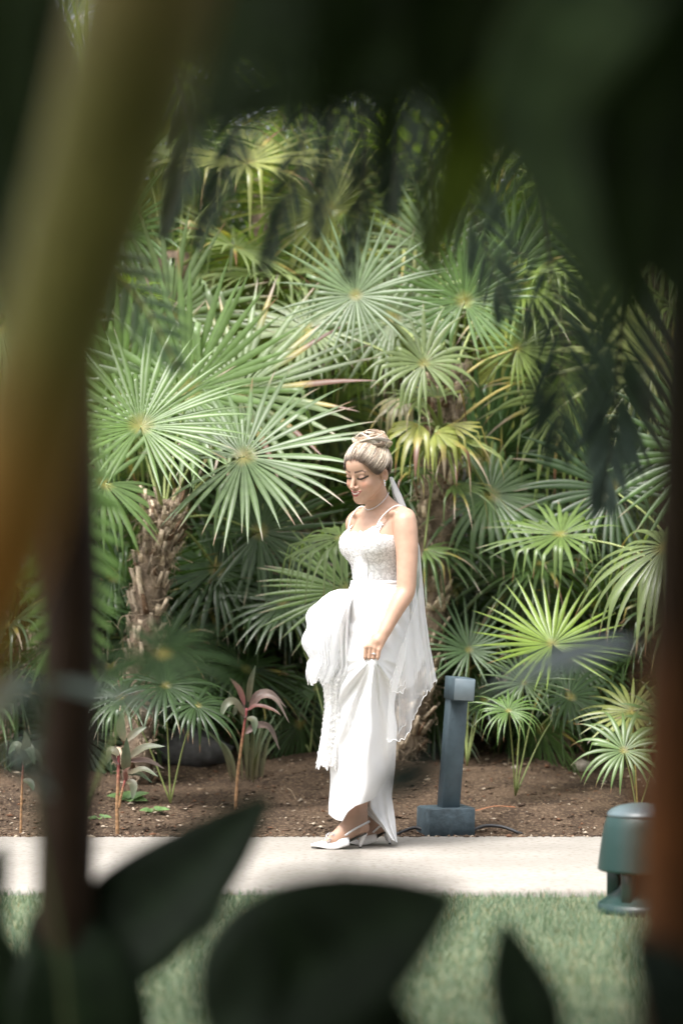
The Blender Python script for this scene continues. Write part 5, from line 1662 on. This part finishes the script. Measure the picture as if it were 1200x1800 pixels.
def shoe(heel, ball, toe, heel_base):
    """pointed slingback with a crystal bow and a thin heel"""
    P = spline([ball + np.array([0.058, 0, 0.012]), ball + np.array([0.02, 0, 0.006]), ball, (ball + toe) / 2, toe + np.array([-0.028, -0.003, -0.004])], 16)
    ln = np.linspace(0, 1, 16)
    wd = np.interp(ln, [0, 0.3, 0.55, 0.8, 1], [0.034, 0.038, 0.036, 0.022, 0.003])
    hi = np.interp(ln, [0, 0.3, 0.55, 0.8, 1], [0.030, 0.042, 0.040, 0.026, 0.006])
    th = np.linspace(0, 2 * pi, 20, endpoint=False)
    d = unit(toe - ball); sd = unit(np.cross(d, [0, 0, 1.0]))
    V = []
    for i in range(16):
        c = P[i].copy(); c[2] = 0.006 + (0.010 if i > 11 else 0.0) * (i - 11) / 4 + np.interp(ln[i], [0, 0.3, 0.6], [0.016, 0.004, 0.0])
        zz = np.clip(np.sin(th), -0.12, 1)
        V.append(c + sd * (wd[i] * np.cos(th))[:, None] + np.array([0, 0, 1.0]) * (hi[i] * zz)[:, None])
    V = np.concatenate(V); k = len(V)
    V = np.vstack([V, P[0] + [0, 0, 0.0], P[-1]])
    i = np.arange(20)
    F = [grid_faces(20, 16, True), np.stack([(i + 1) % 20, i, np.full(20, k)], 1), np.stack([15 * 20 + i, 15 * 20 + (i + 1) % 20, np.full(20, k + 1)], 1)]
    s = mesh('shoe', V, F, M_satin, person)
    # sole running up to the heel, strap and heel
    mb = MB()
    Ps = spline([np.array([toe[0] - 0.026, toe[1], 0.004]), np.array([ball[0], ball[1], 0.003]), np.array([ball[0] + 0.05, (ball[1] + heel[1]) / 2, 0.022]), heel + np.array([0.012, 0, -0.024])], 18)
    wv = np.interp(np.linspace(0, 1, 18), [0, 0.2, 0.4, 0.7, 1], [0.004, 0.024, 0.033, 0.020, 0.024])
    rows_ = []
    for p, w_ in zip(Ps, wv):
        rows_ += [p - sd * w_, p + sd * w_, p + sd * w_ + [0, 0, 0.005], p - sd * w_ + [0, 0, 0.005]]
    mb.add(np.array(rows_), grid_faces(4, 18, True))
    mb.build('sole', M_sole, s)
    mb = MB()
    V, F = tube(spline([heel + np.array([0.004, 0, -0.020]), heel * 0.5 + heel_base * 0.5 + np.array([-0.002, 0, -0.015]), heel_base + [0, 0, 0.006]], 10), np.linspace(0.017, 0.0045, 10), 10)
    mb.add(V, F)
    mb.build('heel', M_satin, s)
    V, F = lathe(heel_base, [(0.0005, 0.0), (0.0055, 0.0), (0.0055, 0.007), (0.0005, 0.0075)], 10)
    mesh('heel_tip', V, F, M_sole, s)
    a0 = ball + np.array([0.04, 0, 0.024])
    mb = MB()
    for sg in (-1, 1):
        V, F = tube(spline([a0 + sd * sg * 0.031, (a0 + heel) / 2 + sd * sg * 0.033 + [0, 0, 0.012], heel + sd * sg * 0.020 + [0.012, 0, 0.022], heel + np.array([0.027, 0, 0.026])], 16), 0.0045, 6)
        mb.add(V, F)
    mb.build('strap', M_satin, s)
    # bow
    mb = MB()
    bc_ = ball + (toe - ball) * 0.12 + np.array([0.010, -0.016, 0.022])
    for sg in (-1, 1):
        for k2 in range(2):
            e = sd * sg * 0.6 * (1 if k2 == 0 else 0.5) + np.array([0.35 * sg * 0 + (0.9 if sg > 0 else -0.9), 0, 0.1 - 0.5 * k2])
            e = unit(e)
            f2 = unit(np.cross(e, [0, 1, 0.3]))
            loop = np.array([bc_ + e * 0.040 * (1 - math.cos(t)) / 2 * 1.1 + f2 * 0.014 * math.sin(t) for t in np.linspace(0.2, 2 * pi - 0.2, 14)])
            for q3 in loop:
                V, F = lathe(q3, [(0.0003, -0.004), (0.0038, 0), (0.0003, 0.004)], 6); mb.add(V, F)
            for q3 in spline([bc_, bc_ + e * 0.015 + [0, 0, -0.012], bc_ + e * 0.03 + [0, 0, -0.022]], 6):
                V, F = lathe(q3, [(0.0003, -0.003), (0.003, 0), (0.0003, 0.003)], 6); mb.add(V, F)
    V, F = lathe(bc_, [(0.0005, -0.008), (0.007, -0.003), (0.007, 0.003), (0.0005, 0.008)], 8); mb.add(V, F)
    mb.build('bow', M_gem, s, smooth=False)
    return s


shoe(heelN, ballN, toeN, np.array([0.078, 9.925, 0.0]))
shoe(heelF, ballF, toeF, np.array([0.203, 10.06, 0.0]))
# ================================================================== plants close to the lens
M_broad = mat('broad_leaf', attr=True, rough=0.55, spec=0.22, transl=0.14, tcol=(1.6, 1.6, 0.5), noise=(9, 0.2))
M_stalk = mat('plant_stalk', attr=True, rough=0.6, spec=0.15, noise=(14, 0.18), bump=(90, 0.25, 0.002))
rf = np.random.default_rng(21)


def broad_leaf(parent, pts, width, n, col, rng=rf, name='leaf', tipw=1.0, fold=0.18, rib=None, nl=26, thick=0.0012):
    """lance-shaped blade: both faces, folded on the midrib, slightly wavy, with real thickness"""
    P = spline(pts, nl)
    T = unit(np.gradient(P, axis=0))
    n = np.asarray(n, float)
    S = unit(np.cross(T, n)); N = np.cross(S, T)
    f = np.linspace(0, 1, nl)
    wv = width * 0.5 * np.clip(np.sin(pi * f ** 0.8) ** 0.75, 0.02, 1) * (1 + (tipw - 1) * f)
    us = np.array([-1, -0.66, -0.33, -0.04, 0.04, 0.33, 0.66, 1.0])
    wav = 0.05 * np.sin(f * 9 + rng.uniform(0, 6))[:, None] * np.sign(us)[None] * np.abs(us)[None] ** 2
    V = P[:, None] + S[:, None] * (us[None] * wv[:, None])[..., None] + N[:, None] * ((np.abs(us)[None] * fold + wav) * wv[:, None])[..., None]
    V2 = V - N[:, None] * thick
    nu = 8
    F1 = grid_faces(nu, nl); k = nl * nu
    F2 = F1[:, ::-1] + k
    j = np.arange(nl - 1)
    e0 = np.stack([j * nu, (j + 1) * nu, (j + 1) * nu + k, j * nu + k], -1)
    e1 = np.stack([j * nu + nu - 1, j * nu + nu - 1 + k, (j + 1) * nu + nu - 1 + k, (j + 1) * nu + nu - 1], -1)
    c = np.array(col)[None, None] * rng.uniform(0.85, 1.15, (nl, nu, 1))
    c[:, 3:5] = np.array(rib) if rib is not None else np.array(col) * 1.5
    # side veins
    c = c * (1 + 0.10 * np.sin(f * 120)[:, None, None])
    return mesh(name, np.concatenate([V.reshape(-1, 3), V2.reshape(-1, 3)]), [F1, F2, e0, e1], M_broad, parent,
                np.concatenate([c.reshape(-1, 3)] * 2))


def stalk(parent, pts, r, cols, name='stem', nu=16, n=40):
    P = spline(pts, n)
    rr = np.interp(np.linspace(0, 1, n), np.linspace(0, 1, len(r)), r)
    V, F = tube(P, rr, nu)
    cc = np.array([np.interp(np.linspace(0, 1, n), np.linspace(0, 1, len(cols)), [c[i] for c in cols]) for i in range(3)]).T
    c = np.repeat(cc, nu, 0); c = np.vstack([c, cc[0], cc[-1]])
    return mesh(name, V, F, M_stalk, parent, c * rf.uniform(0.9, 1.1, (len(c), 1)))


M_dull = mat('shaded_frond', attr=True, rough=0.6, spec=0.15, transl=0.12, tcol=(1.3, 1.5, 0.6), noise=(26, 0.15))  # dulled copy of the leaf material, shade of the hanging fronds put in


def W(px, Y): return px * Y / FPX


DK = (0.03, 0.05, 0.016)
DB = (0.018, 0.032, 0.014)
# --- left: thick arching olive stalk
Yl = 1.9
g0 = at(-60, 1500, Yl); g0[2] = -0.05
pl_ = thing('broadleaf_plant', g0, 'huge blurred olive stalk arching across the left edge of the view', 'plant')
stalk(pl_, [g0, at(-190, 1900, Yl), at(-110, 1260, Yl), at(8, 900, Yl), at(92, 600, Yl), at(178, 300, Yl), at(246, 40, Yl), at(300, -160, Yl), at(400, -420, Yl)],
      [W(95, Yl), W(95, Yl), W(100, Yl), W(105, Yl), W(118, Yl), W(130, Yl), W(120, Yl)],
      [(0.2, 0.13, 0.03), (0.36, 0.22, 0.05), (0.55, 0.24, 0.055), (0.27, 0.24, 0.07), (0.26, 0.235, 0.07), (0.30, 0.22, 0.10), (0.26, 0.21, 0.09)], name='stalk', n=60)
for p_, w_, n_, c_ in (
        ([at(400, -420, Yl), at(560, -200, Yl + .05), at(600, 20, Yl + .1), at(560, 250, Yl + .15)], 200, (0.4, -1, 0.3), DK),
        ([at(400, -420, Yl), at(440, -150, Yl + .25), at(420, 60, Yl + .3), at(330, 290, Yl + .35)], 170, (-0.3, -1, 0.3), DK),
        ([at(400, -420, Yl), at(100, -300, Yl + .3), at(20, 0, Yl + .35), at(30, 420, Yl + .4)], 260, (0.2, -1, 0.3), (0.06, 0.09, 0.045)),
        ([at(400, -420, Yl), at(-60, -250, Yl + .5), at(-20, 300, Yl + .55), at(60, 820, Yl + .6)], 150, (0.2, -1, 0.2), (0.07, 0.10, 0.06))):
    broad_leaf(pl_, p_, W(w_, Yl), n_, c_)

# --- left: dark upright stem
Yd = 3.7
g1 = at(115, 1500, Yd); g1[2] = -0.05
pd_ = thing('cane_plant', g1, 'dark brown upright cane crossing the left of the view from the bottom', 'plant')
stalk(pd_, [g1, at(112, 1800, Yd), at(118, 1450, Yd), at(126, 1100, Yd), at(120, 850, Yd), at(118, 640, Yd), at(105, 420, Yd), at(80, 100, Yd), at(40, -300, Yd)],
      [W(52, Yd), W(51, Yd), W(51, Yd), W(50, Yd), W(48, Yd), W(44, Yd), W(36, Yd)],
      [(0.052, 0.031, 0.019), (0.047, 0.027, 0.017), (0.036, 0.020, 0.012), (0.03, 0.013, 0.009), (0.022, 0.015, 0.008), (0.02, 0.015, 0.008)], name='stem', n=60)
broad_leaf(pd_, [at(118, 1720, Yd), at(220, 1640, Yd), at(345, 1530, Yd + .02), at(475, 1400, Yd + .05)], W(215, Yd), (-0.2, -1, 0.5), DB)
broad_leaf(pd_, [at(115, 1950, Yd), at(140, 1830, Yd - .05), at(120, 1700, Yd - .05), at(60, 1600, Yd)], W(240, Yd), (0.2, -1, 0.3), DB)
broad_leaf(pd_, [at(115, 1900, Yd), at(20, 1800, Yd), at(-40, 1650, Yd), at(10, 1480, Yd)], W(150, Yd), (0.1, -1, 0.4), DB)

# --- leaves rising from below, middle of the view
Ym = 2.6
g2 = at(560, 1500, Ym); g2[2] = -0.05
pm_ = thing('broadleaf_plant', g2, 'broad round dark leaf looming out of focus at the bottom middle', 'plant')
stalk(pm_, [g2, at(540, 2500, Ym), at(470, 1960, Ym), at(420, 1800, Ym)], [0.008, 0.007, 0.005], [(0.1, 0.12, 0.05)] * 2)
broad_leaf(pm_, [at(360, 1830, Ym), at(480, 1740, Ym), at(640, 1650, Ym), at(810, 1570, Ym)], W(330, Ym), (-0.1, -1, 0.35), DB)
broad_leaf(pm_, [at(600, 2050, Ym), at(590, 1900, Ym), at(570, 1780, Ym), at(480, 1600, Ym)], W(330, Ym), (0, -1, 0.3), DB)
# thin stalk in front of the path
stalk(pm_, [at(560, 1800, 2.7), at(600, 1620, 2.7), at(603, 1540, 2.7), at(606, 1450, 2.7)], [0.004, 0.0025], [(0.1, 0.12, 0.06)] * 2, nu=8)
broad_leaf(pm_, [at(606, 1470, 2.7), at(630, 1455, 2.7), at(655, 1425, 2.71), at(672, 1395, 2.72)], W(34, 2.7), (0, -1, 0.25), (0.035, 0.05, 0.045))
broad_leaf(pm_, [at(672, 1395, 2.72), at(700, 1372, 2.72), at(735, 1355, 2.73), at(790, 1325, 2.75)], W(60, 2.7), (0, -1, 0.25), (0.035, 0.055, 0.045))

g3 = at(930, 1500, 3.2); g3[2] = -0.05
ps_ = thing('broadleaf_plant', g3, 'small upright dark leaf out of focus at the bottom right of the lawn', 'plant')
stalk(ps_, [g3, at(950, 2400, 3.2), at(935, 1860, 3.2)], [0.006, 0.004], [(0.1, 0.12, 0.05)] * 2)
broad_leaf(ps_, [at(940, 1900, 3.2), at(930, 1800, 3.2), at(905, 1710, 3.22), at(885, 1615, 3.24)], W(125, 3.2), (0.1, -1, 0.25), DB)

# --- right: brown stem with the big dark leaves overhead
Yr = 2.4
g4 = at(1215, 1500, Yr); g4[2] = -0.05
pr_ = thing('broadleaf_plant', g4, 'blurred brown and orange stem at the right edge under big dark leaves', 'plant')
stalk(pr_, [g4, at(1180, 2000, Yr), at(1180, 1600, Yr), at(1186, 1250, Yr), at(1198, 900, Yr), at(1206, 560, Yr), at(1235, 100, Yr), at(1240, -420, Yr)],
      [W(66, Yr), W(66, Yr), W(66, Yr), W(62, Yr), W(56, Yr), W(52, Yr), W(46, Yr), W(46, Yr)],
      [(0.05, 0.045, 0.035), (0.06, 0.045, 0.03), (0.24, 0.085, 0.028), (0.05, 0.026, 0.013), (0.030, 0.024, 0.011), (0.035, 0.03, 0.014), (0.03, 0.026, 0.014)], n=60)
topR = at(1240, -420, Yr)
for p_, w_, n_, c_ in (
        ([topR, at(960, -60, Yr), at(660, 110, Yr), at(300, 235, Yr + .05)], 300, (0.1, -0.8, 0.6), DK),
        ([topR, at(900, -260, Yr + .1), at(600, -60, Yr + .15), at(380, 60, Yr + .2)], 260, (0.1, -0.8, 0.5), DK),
        ([topR, at(1000, -100, Yr + .05), at(860, 170, Yr + .05), at(745, 500, Yr + .1)], 200, (0.2, -1, 0.3), (0.19, 0.25, 0.045)),  # light shining through the blade is put into its yellow-green
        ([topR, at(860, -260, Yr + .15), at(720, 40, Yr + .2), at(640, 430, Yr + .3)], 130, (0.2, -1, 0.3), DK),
        ([topR, at(1080, -60, Yr - .2), at(940, 200, Yr - .25), at(1070, 570, Yr - .3)], 210, (0.25, -1, 0.35), (0.17, 0.24, 0.12)),  # paler green: light through the leaf is put into its colour
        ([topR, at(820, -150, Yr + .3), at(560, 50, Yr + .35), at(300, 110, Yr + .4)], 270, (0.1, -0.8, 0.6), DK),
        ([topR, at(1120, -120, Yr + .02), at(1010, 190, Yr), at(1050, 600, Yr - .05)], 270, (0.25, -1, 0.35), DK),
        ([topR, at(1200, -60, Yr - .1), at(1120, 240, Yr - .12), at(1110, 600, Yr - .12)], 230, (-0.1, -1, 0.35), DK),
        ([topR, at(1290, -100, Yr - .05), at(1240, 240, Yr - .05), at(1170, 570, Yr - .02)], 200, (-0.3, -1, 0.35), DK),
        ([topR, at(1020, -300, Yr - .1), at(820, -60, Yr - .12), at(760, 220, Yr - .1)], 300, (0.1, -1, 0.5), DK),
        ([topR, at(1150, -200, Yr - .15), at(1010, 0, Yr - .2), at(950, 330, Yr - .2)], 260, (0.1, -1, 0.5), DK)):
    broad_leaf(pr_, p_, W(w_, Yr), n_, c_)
broad_leaf(pr_, [at(1205, 2000, Yr), at(1240, 1900, Yr), at(1190, 1760, Yr - .05), at(1100, 1640, Yr - .05)], W(190, Yr), (0, -1, 0.3), (0.03, 0.042, 0.034))

# --- leaf tips with the highlight painted in as pale grey, well in front of the palms
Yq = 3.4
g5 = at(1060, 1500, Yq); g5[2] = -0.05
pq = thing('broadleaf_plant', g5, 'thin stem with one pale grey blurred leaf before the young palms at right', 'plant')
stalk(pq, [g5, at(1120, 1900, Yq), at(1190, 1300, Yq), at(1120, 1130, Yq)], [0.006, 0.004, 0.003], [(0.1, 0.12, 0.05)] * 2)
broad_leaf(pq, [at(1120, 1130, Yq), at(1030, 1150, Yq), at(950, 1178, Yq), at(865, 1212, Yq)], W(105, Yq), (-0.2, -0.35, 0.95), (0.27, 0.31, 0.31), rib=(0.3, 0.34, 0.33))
g6 = at(150, 1500, 3.2); g6[2] = -0.05
pq2 = thing('broadleaf_plant', g6, 'slender plant with pale grey-green leaves out of focus beside the dark cane', 'plant')
stalk(pq2, [g6, at(120, 1800, 3.2), at(60, 1400, 3.2), at(90, 1180, 3.2)], [0.006, 0.004, 0.003], [(0.1, 0.12, 0.05)] * 2)
for p_, w_ in (([at(90, 1200, 3.2), at(160, 1215, 3.2), at(230, 1232, 3.2), at(310, 1240, 3.2)], 46),
               ([at(75, 1300, 3.2), at(30, 1330, 3.2), at(60, 1370, 3.2), at(95, 1400, 3.2)], 44),
               ([at(80, 1230, 3.2), at(40, 1200, 3.2), at(10, 1240, 3.2), at(-20, 1300, 3.2)], 50),
               ([at(75, 1290, 3.2), at(60, 1260, 3.2), at(40, 1230, 3.2), at(10, 1190, 3.2)], 30)):
    broad_leaf(pq2, p_, W(w_, 3.2), (0.05, -0.5, 0.9), (0.24, 0.29, 0.25) if w_ < 60 else (0.07, 0.12, 0.05), rib=(0.2, 0.25, 0.18))

# --- feather palm fronds hanging into the view, a few metres ahead
Yf = 6.0
g7 = at(1500, 1400, Yf); g7[2] = -0.05
pf = thing('feather_palm', g7, 'feather palm out of frame at the right whose dark fronds hang over the path view', 'palm')
stalk(pf, [g7, at(1500, 800, Yf), at(1480, 200, Yf), at(1450, -250, Yf)], [0.09, 0.07, 0.06], [(0.12, 0.1, 0.07)] * 2, name='trunk')
tf = at(1450, -250, Yf)
DF = (0.022, 0.036, 0.022)  # near-black green: shade put into the frond colour
pinnate(pf, [tf, at(1250, -100, Yf), at(1120, 250, Yf), at(1092, 560, Yf + .2), at(1080, 720, Yf + .3), at(1056, 900, Yf + .3)], W(185, Yf), rf, (0.042, 0.06, 0.05), nl=32, wid=0.0135, droop=0.3, ang=46, up=(0.1, -1, 0.1), material=M_dull)
pinnate(pf, [tf, at(1150, -150, Yf), at(930, 120, Yf), at(960, 430, Yf), at(990, 620, Yf), at(975, 800, Yf)], W(190, Yf), rf, DF, nl=42, wid=0.0085, droop=0.7, ang=55, up=(0.1, -1, 0.1), material=M_dull)
pinnate(pf, [tf, at(1100, -250, Yf + .3), at(830, 0, Yf + .3), at(800, 250, Yf + .3), at(850, 420, Yf + .3), at(890, 560, Yf + .3)], W(150, Yf), rf, DF, nl=38, wid=0.0085, droop=0.8, ang=58, up=(0.1, -1, 0.1), material=M_dull)
g8 = at(-300, 1400, Yf); g8[2] = -0.05
pf2 = thing('feather_palm', g8, 'feather palm out of frame at the left with dark fronds hanging near the top', 'palm')
stalk(pf2, [g8, at(-280, 800, Yf), at(-260, 200, Yf), at(-200, -250, Yf)], [0.09, 0.07, 0.06], [(0.12, 0.1, 0.07)] * 2, name='trunk')
tf2 = at(-200, -250, Yf)
for a_, b_, c_, L_ in (((500, -60), (632, 200), (612, 490), 100), ((420, -40), (535, 200), (462, 480), 95), ((300, -80), (420, 170), (345, 440), 90),
                       ((600, -100), (735, 180), (760, 470), 110), ((560, -80), (690, 150), (690, 380), 100), ((450, -60), (580, 150), (555, 420), 90), ((200, -60), (330, 200), (290, 420), 80)):
    pinnate(pf2, [tf2, at(a_[0], a_[1], Yf - .3), at(b_[0], b_[1], Yf - .5), at(c_[0], c_[1], Yf - .6)], W(L_ * 1.15, Yf), rf, DF, nl=36, wid=0.0074, droop=0.4, ang=44, up=(0.1, -1, 0.1), material=M_dull)
pinnate(pf2, [g8 + [0, 0, 0.9], at(20, 760, Yf), at(110, 880, Yf), at(125, 1080, Yf), at(110, 1240, Yf)], W(125, Yf), rf, (0.13, 0.22, 0.075), nl=26, wid=0.014, droop=0.15, ang=75, up=(0.1, -1, 0.1))
pinnate(pf2, [g8 + [0, 0, 0.9], at(-20, 520, Yf), at(130, 420, Yf), at(240, 520, Yf), at(320, 660, Yf)], W(110, Yf), rf, (0.055, 0.095, 0.05), nl=16, wid=0.012, droop=0.3, ang=60, up=(0.1, -1, 0.1))

g9 = at(60, 1500, 5.6); g9[2] = -0.05
pn = thing('fan_palm', g9, 'out of focus dark fan spreading across the left trunk base from behind the cane', 'palm')
frond(pn, g9, at(285, 1150, 5.6), (0.1, -0.55, 0.85), at(420, 1165, 5.5) - at(285, 1150, 5.6), W(170, 5.6), rf, nseg=32, droop=0.75, split=0.42, material=M_dull, col=(0.024, 0.05, 0.016), tip=0.1, pr=0.006, sag=0.1)

# --- unseen tree and leaf wall added behind the camera to keep light off
def leaf_cloud(c, rad, n, size, rng, col):
    d = unit(rng.normal(size=(n, 3))) * (rng.uniform(0, 1, (n, 1)) ** 0.45)
    p = np.asarray(c) + d * np.asarray(rad) * (1 + 0.15 * np.sin(d[:, :1] * 9) * np.cos(d[:, 1:2] * 8))
    u = unit(rng.normal(size=(n, 3))); v = unit(np.cross(u, rng.normal(size=(n, 3))))
    s = size * rng.uniform(0.6, 1.3, (n, 1))
    V = np.stack([p - u * s, p - v * s * 0.4, p + u * s, p + v * s * 0.4], 1).reshape(-1, 3)
    return V, np.arange(4 * n).reshape(-1, 4), np.repeat(np.array(col)[None] * rng.uniform(0.6, 1.4, (n, 1)), 4, 0)


ts_ = thing('added_shade_tree', (-1.3, -2.6, -0.06), 'unseen leafy tree added above and behind the camera to shade the near foliage', 'tree')
stalk(ts_, [(-1.3, -2.6, -0.06), (-1.2, -2.5, 1.2), (-1.0, -2.2, 2.4), (-0.6, -1.8, 3.4)], [0.2, 0.15, 0.12, 0.08], [(0.12, 0.09, 0.06)] * 2, name='trunk')
mb = MB()
for c_, r_, n_ in (((0, -0.6, 3.6), (3.8, 3.8, 1.0), 12000), ((0.2, 3.0, 3.9), (3.0, 2.3, 0.6), 5500), ((2.2, -1.5, 3.0), (1.8, 2.2, 1.2), 1800)):
    V, F, cc = leaf_cloud(c_, r_, n_, 0.16, rf, (0.06, 0.1, 0.035))
    mb.add(V, F, cc)
mb.build('crown', M_broad, ts_)
th_ = thing('added_shade_hedge', (0, -5, -0.06), 'unseen tall leaf wall added behind the camera to block light', 'added_shade_hedge')
mb = MB()
for hx, hy in [(-5.6 + 1.4 * i, -4.5) for i in range(9)] + [(sx, -3.4 + 1.3 * i) for sx in (3.4,) for i in range(5)]:
    V, F, cc = leaf_cloud((hx, hy, 1.6), (1.1, 0.9, 1.9), 900, 0.15, rf, (0.06, 0.1, 0.035))
    mb.add(V, F, cc)
mb.build('foliage', M_broad, th_)
